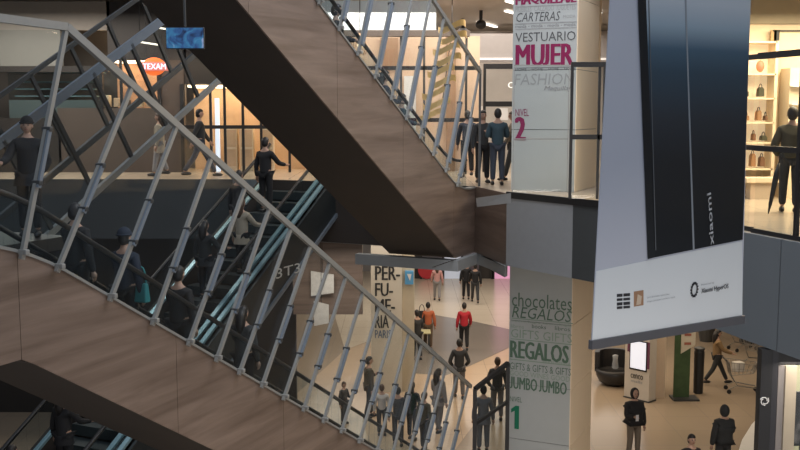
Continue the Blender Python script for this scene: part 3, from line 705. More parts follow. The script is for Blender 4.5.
TX = {'mag': mat('magenta_ink', (.24, .006, .07), .6), 'gry': mat('grey_ink', (.22, .21, .21), .6), 'drk': mat('charcoal_ink', (.10, .10, .10), .6),
      'lgt': mat('pale_grey_ink', (.33, .33, .32), .6), 'grn': mat('green_ink', (.10, .17, .115), .6), 'pgn': mat('pale_green_ink', (.27, .35, .27), .6), 'dgn': mat('deep_green_ink', (.008, .17, .09), .6)}
def ct(body, x0, yb, x1, yt, ink, weight=0.0, shear=0.0, serif=False):
    if yb < 150: x0, x1 = 514.5 + (x0 - 518) * .955, 514.5 + (x1 - 518) * .955
    P = col_pt(x0, yb); Q = col_pt(x1, yb); T = col_pt(x0, yt)
    P2 = P.copy(); w = (Q - P).dot(rt); h = T.z - P.z
    text('lettering', body, P2, rt, upv, w, h, TX[ink], colr, weight=weight, shear=shear)
    return P, w, h
ct('MAQUILLAJE', 519, 5, 583, -5, 'mag', .06)
ct('MUEBLES  CALZADO  JUGUETES', 519, 12, 582, 7, 'lgt', -.0)
ct('CARTERAS', 520, 22, 566, 13, 'drk', .0, .25)
ct('MODA', 569, 18, 582, 15, 'lgt')
ct('moda - moda - moda - moda', 519, 28, 582, 25, 'gry')
ct('VESTUARIO', 519, 42, 582, 33, 'drk', -.0)
ct('MUJER', 519, 66, 580, 45, 'mag', .05)
ct('HOME ... HOME ... HOPE ... HOME', 519, 71, 582, 68.5, 'drk')
ct('FASHION', 518, 85, 581, 74, 'lgt', -.01, .12)
ct('Maquillaje', 549, 92, 580, 86, 'gry', 0, .3)
ct('NIVEL', 519, 116, 533, 109, 'mag', 0)
ct('2', 518, 140, 530, 117, 'mag', .06)
ct('chocolates', 512, 306, 572, 292, 'grn', .0)
ct('REGALOS', 512, 317, 572, 306, 'grn', -.01, .2)
ct('tecnologia tecnologia', 512, 322, 572, 319, 'pgn')
ct('libros', 511, 327.5, 524, 324, 'pgn'); ct('books', 532, 328, 546, 324, 'grn'); ct('libros', 555, 330, 570, 326, 'grn')
ct('GIFTS GIFTS', 511, 337, 572, 328.5, 'pgn', -.01)
ct('REGALOS', 510, 357, 569, 340, 'grn', .05)
ct('PERFUMERIA', 543, 363, 571, 360, 'pgn')
ct('GIFTS & GIFTS & GIFTS', 510, 369, 571, 362, 'grn')
ct('GOOD WINES GOOD', 510, 375, 570, 370, 'pgn')
ct('JUMBO JUMBO', 510, 388, 567, 376, 'grn', .04)
ct('NIVEL', 510, 401, 522, 396, 'grn', -.01)
_P = col_pt(511, 428); _w = (col_pt(519, 428) - _P).dot(rt); _h = col_pt(511, 405).z - _P.z; _b = (L(1, 0) - L(0, 0)) * .006
MB().prism([_P - _b + rt * _w * u + upv * _h * v for u, v in ((.45, 0), (1, 0), (1, 1), (.55, 1), (0, .84), (0, .68), (.45, .78))], -_b * .5).build('lettering', TX['dgn'], colr)
# small serif feet and rules that give the words their look
def rule(x0, x1, y, t, ink):
    if y < 150: x0, x1 = 514.5 + (x0 - 518) * .955, 514.5 + (x1 - 518) * .955
    P, Q = col_pt(x0, y), col_pt(x1, y); w = (Q - P).dot(rt)
    c = P + rt * w / 2 + Vector((0, 0, 0)) - (L(1, 0) - L(0, 0)) * .004
    MB().bar(P - (L(1, 0) - L(0, 0)) * .004, P + rt * w - (L(1, 0) - L(0, 0)) * .004, .004, t).build('rule', TX[ink], colr)
for x0, x1, y, t, ink in [(519, 583, 7.0, .02, 'lgt'), (519, 583, 24, .02, 'lgt'), (519, 583, 29.5, .015, 'lgt'), (519, 582, 68, .015, 'gry'), (512, 573, 318, .02, 'pgn'), (511, 572, 338.6, .02, 'pgn'), (510, 571, 359, .02, 'pgn')]:
    rule(x0, x1, y, t, ink)
# ------------------------------------------------------------------ hanging banner
BL, BR = A(592, 341, 9.15), A(742, 316, 10.35)
TL_ = A(613.5, -60, 9.05)
_n = (BR - BL).cross(TL_ - BL); _r = ray(751, -60); _o = Vector((0, 0, CZ)); TR_ = _o + _r * ((BL - _o).dot(_n) / _r.dot(_n))
nb = (BR - BL).cross(TL_ - BL).normalized()
if nb.y > 0: nb = -nb
bnr = empty('hanging_banner', BL.lerp(BR, .5), 'huge hanging smartphone advertisement banner at right with white lower strip', 'banner')
def bp(u, v, off=0.0):   # u along width, v up
    a = BL.lerp(BR, u); b = TL_.lerp(TR_, u); return a.lerp(b, v) + nb * off
BANW = mat('banner_lavender', (.56, .585, .66), .42, var=.03, scale=1)
BANL = mat('banner_white', (.76, .80, .82), .42, var=.02, scale=1)
def patch(quad, off, m, name, th=.003):
    pts = [bp(u, v, off) for u, v in quad]; return MB().prism(pts, nb * th).build(name, m, bnr)
def solve(x, y):
    r = ray(x, y); O = Vector((0, 0, CZ)); t = (BL - O).dot(nb) / r.dot(nb); P = O + r * t
    # invert the bilinear map by a few Newton steps
    u, v = .5, .5
    for _ in range(20):
        p = bp(u, v); e = P - p; du = (bp(u + 1e-3, v) - p) / 1e-3; dv = (bp(u, v + 1e-3) - p) / 1e-3
        a, b, c = du.dot(du), du.dot(dv), dv.dot(dv); d, f = e.dot(du), e.dot(dv); D = a * c - b * b
        u += (d * c - f * b) / D; v += (a * f - b * d) / D
    return u, v
patch([(0, 0), (1, 0), (1, 1), (0, 1)], -.012, BANW, 'sheet', .012)
# white lower strip
patch([(0, 0), (1, 0), solve(742, 241), solve(596, 271)], .001, BANL, 'lower_strip')
# phone picture: a printed dark slab, blue at its top and black below
m = bpy.data.materials.new('phone_print'); m.use_nodes = True; nt = m.node_tree; bb = nt.nodes['Principled BSDF']; bb.inputs['Roughness'].default_value = .35
tc = nt.nodes.new('ShaderNodeTexCoord'); sx = nt.nodes.new('ShaderNodeSeparateXYZ'); nt.links.new(tc.outputs['Object'], sx.inputs[0])
mr = nt.nodes.new('ShaderNodeMapRange'); mr.inputs[1].default_value = 1.0; mr.inputs[2].default_value = 3.15
nt.links.new(sx.outputs[2], mr.inputs[0]); cr = nt.nodes.new('ShaderNodeValToRGB'); e = cr.color_ramp.elements
e[0].position = 0; e[0].color = (.014, .016, .019, 1); e[1].position = 1; e[1].color = (.52, .58, .64, 1)
for pos, c in ((.30, (.024, .027, .032)), (.50, (.042, .050, .062)), (.70, (.05, .085, .12)), (.80, (.08, .14, .20)), (.90, (.34, .44, .52))):
    k = e.new(pos); k.color = (*c, 1)
nt.links.new(mr.outputs[0], cr.inputs[0]); nt.links.new(cr.outputs[0], bb.inputs['Base Color'])
patch([solve(648, 258.5), solve(742, 239.5), solve(751, -30), solve(637, -30)], .006, m, 'phone_picture')
patch([solve(647, 259), solve(654, 257), solve(644, -30), solve(636, -30)], .010, mat('phone_edge_dark', (.02, .022, .025), .3), 'phone_edge')
patch([solve(692, 250), solve(693.6, 249.6), solve(684.4, -30), solve(683, -30)], .010, mat('phone_edge_line', (.30, .33, .36), .3), 'phone_line')
patch([solve(654.2, 250), solve(655, 250), solve(647, -30), solve(646.4, -30)], .014, mat('phone_edge_soft', (.14, .15, .16), .3), 'phone_line')
# words
def btext(body, p0, p1, h, mt, weight=0.0, flip=False):
    P, Q = (Vector(bp(*solve(*p0), .012)), Vector(bp(*solve(*p1), .012))); r_ = (Q - P); w = r_.length; r_.normalize(); u_ = nb.cross(r_).normalized()
    return text('lettering', body, P, r_, u_, w, h, mt, bnr, weight=weight, depth=.004)
INK = mat('banner_black_ink', (.03, .03, .035), .5); INKG = mat('banner_grey_ink', (.25, .27, .3), .5)
btext('xiaomi', (712.5, 244), (709.5, 192), .06, mat('banner_silver', (.60, .62, .64), .4), .01)
btext('Powered by', (700, 286), (713, 283.5), .022, INKG)
btext('Xiaomi HyperOS', (700, 294.5), (727, 289.2), .062, INK, .01)
c = Vector(bp(*solve(693.5, 289.5), .012)); r_ = (BR - BL).normalized(); u_ = nb.cross(r_)
mb = MB()
for k in range(14):
    a_ = 2 * math.pi * k / 14; q = c + (r_ * math.cos(a_) * .048 + u_ * math.sin(a_) * .07); mb.bar(q - nb * .004, q + nb * .004, .017, .017)
mb.tube([c + (r_ * math.cos(2 * math.pi * k / 24) * .040 + u_ * math.sin(2 * math.pi * k / 24) * .058) for k in range(25)], .005, 5)
mb.build('ring_emblem', INK, bnr)
mb = MB()
for i, (ya, yb) in enumerate([(293, 296), (297.5, 300), (301.5, 304.5), (305.5, 308)]):
    for j, (xa, xb) in enumerate([(616.5, 622), (623, 629.5)]):
        mb.prism([bp(*solve(xa, ya + (629 - xa) * .08), .004), bp(*solve(xb, ya + (629 - xb) * .08), .004), bp(*solve(xb, yb + (629 - xb) * .08), .004), bp(*solve(xa, yb + (629 - xa) * .08), .004)], nb * .003)
mb.build('stamp_blocks', INK, bnr)
patch([solve(633.5, 306.5), solve(643, 305), solve(643, 290), solve(633.5, 291.5)], .004, mat('small_print_tan', (.38, .22, .13), .5), 'square_print')
patch([solve(635.5, 305), solve(640, 304), solve(641, 296), solve(637, 294)], .008, mat('small_print_cream', (.62, .50, .38), .5), 'square_print_shape')
btext('Leica Summilux optical lens', (646, 298.6), (668, 295), .020, INKG); btext('Images simulated, conditions apply', (646, 302.6), (674, 297.6), .018, INKG)
# hem bar and its weight tube
MB().bar(BL - Vector((0, 0, .035)) - r_ * .02, BR - Vector((0, 0, .035)) + r_ * .02, .05, .085, side=nb).build('hem_bar', mat('hem_grey', (.10, .10, .11), .5), bnr)
for u in (.03, .97): MB().tube([bp(u, 1, 0), bp(u, 1, 0) + Vector((0, 0, 2.0))], .01, 6).build('cable', STEELD, bnr)
MB().bar(bp(0, 1), bp(1, 1), .05, .06, side=nb).build('top_bar', STEELD, bnr)

# ------------------------------------------------------------------ lower hall objects
# perfume column
p0 = AZ(372, 372, 0); p0 = A(372, 330, 29.0)
pc = empty('column', (A(388, 300, 29.4).x, 29.6, 0), 'white square column lettered PERFUMERIA in the lower hall below the landing', 'column')
xa, xb, xc = A(371, 300, 29).x, A(397, 300, 29).x, A(414, 300, 30).x
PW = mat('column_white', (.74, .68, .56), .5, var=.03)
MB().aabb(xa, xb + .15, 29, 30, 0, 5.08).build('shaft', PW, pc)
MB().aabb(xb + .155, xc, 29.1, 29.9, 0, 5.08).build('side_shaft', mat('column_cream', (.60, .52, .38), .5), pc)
PT = mat('black_ink', (.03, .03, .03), .6)
def pt_(body, x0, yb, x1, yt, weight=0.02, m_=PT):
    a_, b_ = A(x0, yb, 28.99), A(x1, yt, 28.99); text('lettering', body, a_, (1, 0, 0), (0, 0, 1), b_.x - a_.x, b_.z - a_.z, m_, pc, weight=weight)
pt_('PRIMER NIVEL', 375, 263.5, 394, 261, 0); pt_('PER-', 375, 280, 400, 266, .03); pt_('FU-', 375, 296, 393, 283, .03); pt_('ME-', 375, 312, 395, 299, .03); pt_('RIA', 375, 328, 389, 315, .03)
pt_('PARIS', 375, 338, 391, 330, .01, mat('blue_ink', (.08, .14, .25)))
a_, b_ = A(405, 284, 28.98), A(413.5, 271, 28.98)
tag(MB().aabb(a_.x, b_.x, 28.9, 29.08, a_.z, b_.z).build('wall_sign', mat('sky_blue_sign', (.10, .35, .62))), 'small square sky blue sign on the side of the PERFUMERIA column', 'sign')
mbx = MB(); tri = [A(407, 274, 28.89), A(411.5, 274, 28.89), A(410, 281, 28.89)]; mbx.prism(tri, (0, -.01, 0)); o_ = mbx.build('arrow_mark', WHITE, bpy.data.objects['wall_sign'])
# low table at the foot of that column
q = AZ(419, 352, 0.0)
r = empty('side_table', q, 'pale square side table beside the man in the orange jacket', 'table')
MB().box(q + Vector((0, 0, .72)), .8, .6, .05).build('table_top', mat('khaki_top', (.55, .52, .30)), r, bevel=.01)
for sx_, sy_ in ((-1, -1), (1, -1), (1, 1), (-1, 1)): MB().box(q + Vector((sx_ * .34, sy_ * .25, .35)), .05, .05, .70).build('leg', STEELD, r)
# posters on the left of the bright floor
for i, (x0, y0, x1, y1) in enumerate([(311, 271, 334, 296), (314, 301, 329, 326)]):
    Yp = 26.2 - .22 * i
    a_, b_ = A(x0, y1, Yp), A(x1, y0, Yp)
    mb = MB(); mb.hexa([(a_.x, Yp, a_.z), (b_.x, Yp - .1, a_.z + .1), (b_.x, Yp - .08, a_.z + .1), (a_.x, Yp + .02, a_.z), (a_.x, Yp, b_.z), (b_.x, Yp - .1, b_.z - .08), (b_.x, Yp - .08, b_.z - .08), (a_.x, Yp + .02, b_.z)])
    o_ = mb.build('hanging_poster', mat('crumpled_white', (.62, .60, .56), .6, var=.25, scale=7, bump=.6)); tag(o_, ['white creased poster hanging in front of the wood bulkhead, the upper one', 'white creased poster hanging in front of the wood bulkhead, the lower one'][i], 'poster')
    MB().tube([((a_.x + b_.x) / 2, Yp - .04, b_.z - .05), ((a_.x + b_.x) / 2, Yp - .04, Z2B)], .008, 5).build('cord', BLK, o_)
# distant lower shopfronts
for i, (x0, x1, m_, d) in enumerate([(398, 421, DKWALL, 'dark distant lower shopfront, leftmost above the white floor'), (443, 462, mat('cool_display', (.45, .48, .52), emit=(.8, .85, 1), es=.3), 'pale bluish lit distant lower shopfront'), (480, 492, DKWALL, 'dark distant lower shopfront left of the pink one'), (493, 512, mat('pink_display', (.62, .28, .42), emit=(1, .5, .75), es=.45), 'pink lit distant lower shopfront beside the column')]):
    a_, b_ = A(x0, 282, 49.5), A(x1, 255, 49.5)
    r = empty('shopfront', ((a_.x + b_.x) / 2, 49.5, 0), d, 'shopfront', 'distant lower shopfronts')
    MB().aabb(a_.x, b_.x, 49.5, 49.7, 0, 4.4).build('display', m_, r)
    for x in (a_.x, b_.x): MB().aabb(x - .06, x + .06, 49.35, 49.5, 0, 4.5).build('frame_post', BLK, r)
    MB().aabb(a_.x, b_.x, 49.35, 49.5, 4.4, 4.6).build('header', STEELD, r)
# dark framed glass rail at the foot of the near escalator
a0, a1 = A(475, 389, 20.3), A(508, 363, 21.0)
r = empty('glass_screen', (a0.x, a0.y, 0), 'dark framed glass screen beside the foot of the near escalator, below the column lettering', 'screen')
def vline(p, z): return Vector((p.x, p.y, z))
MB().bar(a0, a1, .08, .08).build('top_rail', BLK, r)
MB().bar(vline(a0, a0.z - .75), vline(a1, a1.z - .85), .06, .07).build('middle_rail', BLK, r)
for p in (a0, a1): MB().bar(vline(p, 0), p, .08, .08).build('post', BLK, r)
dd = (a1 - a0); MB().hexa([vline(a0, .05), vline(a1, .05), vline(a1, .05) + Vector((0, .015, 0)), vline(a0, .05) + Vector((0, .015, 0)), a0, a1, a1 + Vector((0, .015, 0)), a0 + Vector((0, .015, 0))]).build('glass_pane', GLD, r)

# information totem
def on(x, y): return AZ(x, y, 0)
t0 = on(624, 397); t1 = on(648.5, 403); td = (t1 - t0).normalized(); tw = (t1 - t0).length; tn = Vector((-td.y, td.x, 0)); tn = tn if tn.y > 0 else -tn
r = empty('information_totem', t0.lerp(t1, .5), 'white information totem with a lit screen under the hanging banner', 'totem')
def tb(u0, u1, z0, z1, o0, o1, m_, nm):
    q = [t0 + td * tw * u + tn * o for u, o in ((u0, o0), (u1, o0), (u1, o1), (u0, o1))]
    return MB().hexa([v + Vector((0, 0, z)) for z in (z0, z1) for v in q]).build(nm, m_, r)
tb(0, 1, .04, 2.65, 0, .35, mat('totem_white', (.62, .57, .50), .4), 'body'); tb(-.02, 1.02, 0, .04, -.02, .37, STEELD, 'base')
def z_at(y, p): rr = ray(640, y); return CZ + rr.z * (p.y / rr.y)
zb, zt = z_at(367.5, t0), z_at(338, t0)
tb(.20, .90, zb, zt, -.02, -.001, BLK, 'screen_frame'); tb(.24, .86, zb + .05, zt - .03, -.026, -.02, mat('lit_screen', (.8, .85, .95), emit=(.82, .85, .95), es=.6), 'screen')
tb(.91, 1.0, zb + .1, zt, -.012, -.001, mat('plum_strip', (.16, .05, .10)), 'plum_strip')
tb(.10, .19, zb + .5, zt, -.012, -.001, MATS['plum_strip'], 'plum_strip')
text('lettering', 'cenco', t0 + td * tw * .26 + Vector((0, 0, z_at(376, t0))) - tn * .006, td, upv, tw * .5, .13, PT, r, weight=.02)
text('lettering', 'malls', t0 + td * tw * .28 + Vector((0, 0, z_at(380, t0))) - tn * .006, td, upv, tw * .46, .08, INKG, r, weight=.0)
# beige pillar behind it
q = on(650, 399)
r = empty('column', q + Vector((.3, .5, 0)), 'beige square column right behind the white information totem', 'column')
MB().aabb(q.x, on(666, 399).x, q.y + .15, q.y + 1.3, 0, 5.08).build('shaft', mat('beige_column', (.66, .52, .38), .5), r)
# green banner stand with a slanted white notice
q = on(676, 402)
r = empty('banner_stand', q + Vector((.3, .2, 0)), 'green banner stand with a white notice beside the beige column', 'banner')
GRN = mat('leaf_green', (.05, .095, .035), .6, var=.45, scale=4)
x0, x1 = q.x, on(692, 402).x
MB().aabb(x0, x1, q.y + .3, q.y + .34, .03, 2.75).build('sheet', GRN, r)
MB().box((x0 + .32, q.y + .3, .03), .75, .5, .05).build('foot', STEELD, r)
mb = MB(); ww = x1 - x0; zz0, zz1 = 1.35, 2.55
mb.hexa([(x0 + ww * .38, q.y + .27, zz0), (x1 + .12, q.y + .27, zz0 + .25), (x1 + .12, q.y + .295, zz0 + .25), (x0 + ww * .38, q.y + .295, zz0), (x0 + ww * .38, q.y + .27, zz1), (x1 + .12, q.y + .27, zz1 + .2), (x1 + .12, q.y + .295, zz1 + .2), (x0 + ww * .38, q.y + .295, zz1)])
mb.build('notice', mat('notice_cream', (.62, .56, .44)), r)
for k in range(4): MB().box((x0 + ww * .78, q.y + .262, zz0 + .30 + .26 * k), ww * .42, .008, .07).build('notice_line', mat('notice_red', (.35, .12, .08)), r)
q = on(694, 393) + Vector((.12, 0, 0))
r = empty('waste_bin', q, 'slim tall black bin beside the green banner stand', 'bin')
MB().lathe(q, [(.12, 0), (.14, .03), (.15, 1.25), (.13, 1.3), (.13, 1.32)], 18).build('body', BLK, r, smooth=False); MB().lathe(q + Vector((0, 0, 1.32)), [(.15, 0), (.15, .05), (.05, .09)], 18).build('lid', STEELD, r)
# black tub seat with a glass jar
q = on(614, 384)
r = empty('tub_chair', q, 'rounded black tub chair at the lower left corner of the hanging banner', 'chair')
MB().lathe(q, [(.30, 0), (.46, .10), (.56, .30), (.58, .48), (.50, .5), (.44, .40)], 24).build('seat', mat('black_leather', (.02, .02, .022), .35), r, smooth=True)
mb = MB()
for k in range(13):
    a_ = math.pi * (.0 + k / 12); a2 = math.pi * (k + 1) / 12
    if k < 12: mb.hexa([q + Vector((math.cos(x_) * rr, math.sin(x_) * rr, z)) for z in (.40, 1.0) for x_, rr in ((a_, .60), (a2, .60), (a2, .46), (a_, .46))])
mb.build('backrest', MATS['black_leather'], r)
tag(MB().lathe(q + Vector((.0, -.1, .505)), [(.09, 0), (.11, .05), (.07, .3), (.09, .42), (.03, .44)], 14).build('glass_vase', glass('vase_glass', (.9, .9, .9), .35, .9), smooth=True), 'pale glass vase on the black tub chair', 'vase')

# black corner pillar, lower right, with small white emblem, and the poster window beside it
Yp = 13.2
xa, xb, xc = A(760, 400, Yp).x, A(777, 400, Yp).x, A(784, 400, Yp).x
r = empty('pillar', ((xa + xb) / 2, Yp + .2, 0), 'black corner pillar with a small white emblem at lower right', 'pillar')
MB().aabb(xa, xa + .15, Yp, Yp + .16, 0, 5.08).build('panel', BLK, r); MB().aabb(xa + .155, xb, Yp + .01, Yp + .16, 0, 5.08).build('panel', mat('black_panel', (.03, .03, .034), .4), r)
c = A(764.5, 401, Yp - .01)
mb = MB()
for k in range(3): mb.tube([c + Vector((math.cos(t_ * .7 + k * 2.1) * .035 * (1 + t_ * .2), 0, math.sin(t_ * .7 + k * 2.1) * .035 * (1 + t_ * .2))) for t_ in range(5)], .007, 5)
mb.build('emblem', WHITE, r)
r = empty('shopfront', (xc, Yp, 0), 'lower right corner shopfront with pale frame and dark picture poster', 'shopfront')
MB().aabb(xb + .01, A(830, 400, Yp).x, Yp + .05, Yp + .15, z_at(366, Vector((0, Yp, 0))) , 5.08).build('header', BLK, r)
ztop = z_at(366, Vector((0, Yp, 0)))
MB().aabb(xb + .01, xc, Yp + .02, Yp + .15, 0, ztop - .002).build('frame_post', mat('grey_jamb', (.22, .20, .19)), r)
MB().aabb(xc + .01, xc + .16, Yp + .0, Yp + .05, 0, ztop - .002).build('jamb', mat('beige_jamb', (.42, .36, .27)), r)
MB().aabb(5.75, A(830, 400, Yp).x + .6, Yp + 1.6, Yp + 1.7, 0, 5.0).build('back_wall', mat('sage_wall', (.40, .40, .26), .6, var=.2, scale=2), r)
MB().aabb(xc + .17, A(830, 400, Yp).x, Yp + .08, Yp + .1, 0, ztop - .01).build('glass_pane', GLS, r)
a_, b_ = A(789, 446, Yp + .5), A(818, 392, Yp + .5)
r = empty('poster_frame', ((a_.x + b_.x) / 2, Yp + .5, 0), 'dark grey picture poster in the lower right shop window', 'poster')
MB().aabb(a_.x, b_.x, Yp + .5, Yp + .54, a_.z, b_.z).build('frame', BLK, r); MB().aabb(a_.x + .04, b_.x - .04, Yp + .49, Yp + .5, a_.z + .04, b_.z - .04).build('print', picture_mat('grey_print', [(.012, .012, .013), (.03, .03, .032), (.16, .15, .15)], 2.2, 0), r)
MB().box(((a_.x + b_.x) / 2, Yp + .52, a_.z / 2), .06, .04, a_.z).build('stand', STEELD, r)
c = A(779, 452, Yp + .3); 
area('corner_shop_light', (xc + 1.2, Yp + .9, 4.9), 1.5, 1.0, 3, WARM)
#@@PEOPLE
# ------------------------------------------------------------------ people
def skin_geo(verts, edges, radii, root=0, sub=2):
    me = bpy.data.meshes.new('s'); me.from_pydata(verts, edges, []); o = bpy.data.objects.new('s', me); COL.objects.link(o)
    o.modifiers.new('skin', 'SKIN').use_smooth_shade = True
    if not me.skin_vertices: 
        bm = bmesh.new(); bm.from_mesh(me); bm.verts.layers.skin.verify(); bm.to_mesh(me); bm.free()
    for i, r in enumerate(radii):
        sv = me.skin_vertices[0].data[i]; sv.radius = r if isinstance(r, tuple) else (r, r); sv.use_root = (i == root)
    ss = o.modifiers.new('sub', 'SUBSURF'); ss.levels = sub; ss.render_levels = sub
    dg = bpy.context.evaluated_depsgraph_get(); m2 = bpy.data.meshes.new_from_object(o.evaluated_get(dg))
    vs = [v.co.copy() for v in m2.vertices]; fs = [tuple(p.vertices) for p in m2.polygons]
    bpy.data.objects.remove(o); bpy.data.meshes.remove(me); bpy.data.meshes.remove(m2)
    return vs, fs
SKIN = mat('skin', (.42, .26, .19), .6, var=.05); SKIND = mat('eye_dark', (.03, .02, .02), .4); LIP = mat('lip', (.30, .10, .08), .5)
HAIRM = {'black': mat('black_hair', (.012, .010, .010), .5, var=.3, scale=30), 'brown': mat('brown_hair', (.07, .04, .025), .5, var=.3, scale=30)}
def cloth(name, c): return mat(name, c, .85, var=.12, scale=14, bump=.25)
ARMS = {  # elbow, wrist offsets from shoulder for the +x arm (front is -y)
    'down': ((.07, .02, -.28), (.09, -.03, -.53)), 'forward': ((.05, -.10, -.26), (.0, -.34, -.30)),
    'phone': ((.06, -.06, -.27), (-.02, -.30, -.22)), 'rail': ((.10, -.16, -.22), (.12, -.40, -.26)),
    'push': ((.04, -.14, -.24), (.0, -.42, -.34)), 'back': ((.06, .14, -.25), (.08, .20, -.49)), 'swing': ((.07, -.12, -.26), (.07, -.26, -.46)),
    'pocket': ((.11, .05, -.27), (.02, -.08, -.42)), 'chest': ((.07, -.04, -.26), (-.12, -.20, -.14))}
def person(label, loc, rz, top, legs, hair='black', style='short', h=1.7, arms=('down', 'down'), stride=0.0, coat=0.0, group=None, hat=None, turn=0.0, lean=0.0, bulk=1.0, shoes='black_rubber'):
    root = empty('person', loc, label, 'person', group, rz); k = h / 1.72
    S = lambda p: Vector((p[0] * k, (p[1] - lean * max(0, p[2] - .9)) * k, p[2] * k))
    sh = [(.165, 0, 1.355), (-.165, 0, 1.355)]
    V = [(0, 0, .95), (0, 0, 1.10), (0, 0, 1.27), (0, .005, 1.375), (0, .005, 1.48), (0, 0, 1.55)]; Ed = [(0, 1), (1, 2), (2, 3), (3, 4), (4, 5)]
    Rb = [.125, .115, .125, .10, .05, .05]; Rj = [.155 * bulk, .15 * bulk, .155 * (1 + (bulk - 1) * .8), .105 * (1 + (bulk - 1) * .5)]
    hands = []; arm_pts = []
    for i, sd in enumerate((1, -1)):
        e, w = ARMS[arms[i]]; s0_ = Vector(sh[i]); el = s0_ + Vector((e[0] * sd, e[1], e[2])); wr_ = s0_ + Vector((w[0] * sd, w[1], w[2]))
        b = len(V); V += [tuple(s0_), tuple(el), tuple(wr_)]; Ed += [(3, b), (b, b + 1), (b + 1, b + 2)]; Rb += [.06, .045, .03]
        hands.append((wr_, (wr_ - el).normalized(), sd)); arm_pts.append((s0_, el, wr_))
    legp = []
    for i, sd in enumerate((1, -1)):
        st = stride * sd
        hip = Vector((.09 * sd, 0, .88)); kn = Vector((.095 * sd, -st * .45 - .02, .50)); an = Vector((.10 * sd, -st + (.03 if st < 0 else 0), .09 + (.05 if st < -.1 else 0)))
        b = len(V); V += [tuple(hip), tuple(kn), tuple(an)]; Ed += [(0, b), (b, b + 1), (b + 1, b + 2)]; Rb += [.085, .055, .04]; legp.append((hip, kn, an))
    vs, fs = skin_geo([S(v) for v in V], Ed, [r * k for r in Rb])
    mb = MB(); mb.add(vs, fs)
    # head with brow, nose, chin, ears, eyes and mouth
    hc = S((0, -.012, 1.612)); T = Matrix.Rotation(turn, 3, 'Z')
    def hf(p):
        q = p.copy()
        if q.z < 0: q.x *= 1 + q.z * 2.2; q.y *= 1 + q.z * .9
        return T @ (q * k)
    mb.ell(hc, .078, .096, .118, 16, 12, fn=hf)
    def hp(x, y, z): return hc + T @ (Vector((x, y, z)) * k)
    mb.add([hp(-.014, -.090, -.03), hp(.014, -.090, -.03), hp(0, -.122, -.026), hp(0, -.088, .02)], [(0, 1, 2), (0, 2, 3), (1, 3, 2), (0, 3, 1)])
    for sd in (1, -1):
        mb.ell(hp(.078 * sd, 0, -.005), .012 * k, .022 * k, .032 * k, 8, 6)
        mb.ell(hp(.030 * sd, -.088, .012), .014 * k, .008 * k, .008 * k, 8, 6, mi=1)
        mb.bar(hp(.016 * sd, -.094, .032), hp(.046 * sd, -.086, .030), .006 * k, .006 * k, mi=1)
    mb.bar(hp(-.022, -.086, -.055), hp(.022, -.086, -.055), .008 * k, .010 * k, mi=2)
    for w, d, sd in hands:     # palm, four unequal curled fingers, thumb from the side of the palm
        w = S(w); side_ = Vector((0, 1, 0)) if abs(d.y) < .7 else Vector((1, 0, 0)); side_ = (side_ - d * side_.dot(d)).normalized(); inn = d.cross(side_) 
        if inn.x * sd > 0: inn = -inn
        pc_ = w + d * .045 * k; mb.tube([w - d * .01, w + d * .03 * k, w + d * .075 * k], [.026 * k, .034 * k, .034 * k], 8)
        for j, ln in enumerate((.062, .072, .068, .052)):
            b0 = w + d * .075 * k + side_ * (j - 1.5) * .017 * k; b1 = b0 + d * ln * .5 * k + inn * .006 * k; b2 = b1 + (d * .7 + inn * .7).normalized() * ln * .5 * k
            mb.tube([b0 - d * .01, b1, b2], [.0095 * k, .009 * k, .007 * k], 6)
        t0_ = w + d * .02 * k - side_ * .026 * k; t1_ = t0_ + (d * .7 - side_ * .6).normalized() * .035 * k; t2_ = t1_ + (d * .9 - side_ * .1 + inn * .3).normalized() * .03 * k
        mb.tube([t0_, t1_, t2_], [.012 * k, .011 * k, .008 * k], 6)
    mb.build('body', [SKIN, SKIND, LIP], root, local=True, smooth=True)
    # jacket
    Vj = [(0, 0, .90), (0, 0, 1.08), (0, 0, 1.26), (0, .005, 1.37), (0, .005, 1.455)]; Ej = [(0, 1), (1, 2), (2, 3), (3, 4)]; Rr = Rj + [.06]
    for s0_, el, wr_ in arm_pts:
        b = len(Vj); Vj += [tuple(s0_), tuple(el), tuple(wr_)]; Ej += [(3, b), (b, b + 1), (b + 1, b + 2)]; Rr += [.074 * (1 + (bulk - 1) * .6), .062 * bulk, .046 * bulk]
    vs, fs = skin_geo([S(v) for v in Vj], Ej, [r * k for r in Rr], root=1)
    mj = MB().add(vs, fs)
    if coat: 
        n = 16; prof = [(.165 * bulk, .95), (.18 * bulk, .95 - coat * .5), (.20 * bulk, .95 - coat)]
        vv = [S((r_ * math.cos(2 * math.pi * a / n), r_ * .8 * math.sin(2 * math.pi * a / n), z)) for r_, z in prof for a in range(n)]
        mj.add(vv, [(i * n + a, i * n + (a + 1) % n, (i + 1) * n + (a + 1) % n, (i + 1) * n + a) for i in range(2) for a in range(n)] + [tuple(range(n))])
    mj.build('jacket', top, root, local=True, smooth=True)
    # trousers
    Vt = [(0, 0, .96)]; Et = []; Rt = [.135]
    for hip, kn, an in legp:
        b = len(Vt); Vt += [tuple(hip), tuple(kn), tuple(an + Vector((0, 0, .02)))]; Et += [(0, b), (b, b + 1), (b + 1, b + 2)]; Rt += [.102, .076, .062]
    vs, fs = skin_geo([S(v) for v in Vt], Et, [r * k for r in Rt]); MB().add(vs, fs).build('trousers', legs, root, local=True, smooth=True)
    for hip, kn, an in legp:
        a_ = S(an); a_.z = max(a_.z - .09 * k, 0)
        def sf(p): q = p.copy(); q.z = max(q.z, -.035 * k); return q
        MB().ell(a_ + Vector((0, -.055 * k, .045 * k)), .048 * k, .135 * k, .055 * k, 12, 8, fn=sf).build('shoe', MATS[shoes], root, local=True, smooth=True)
    # hair or headwear
    hm = HAIRM[hair]
    hh = MB()
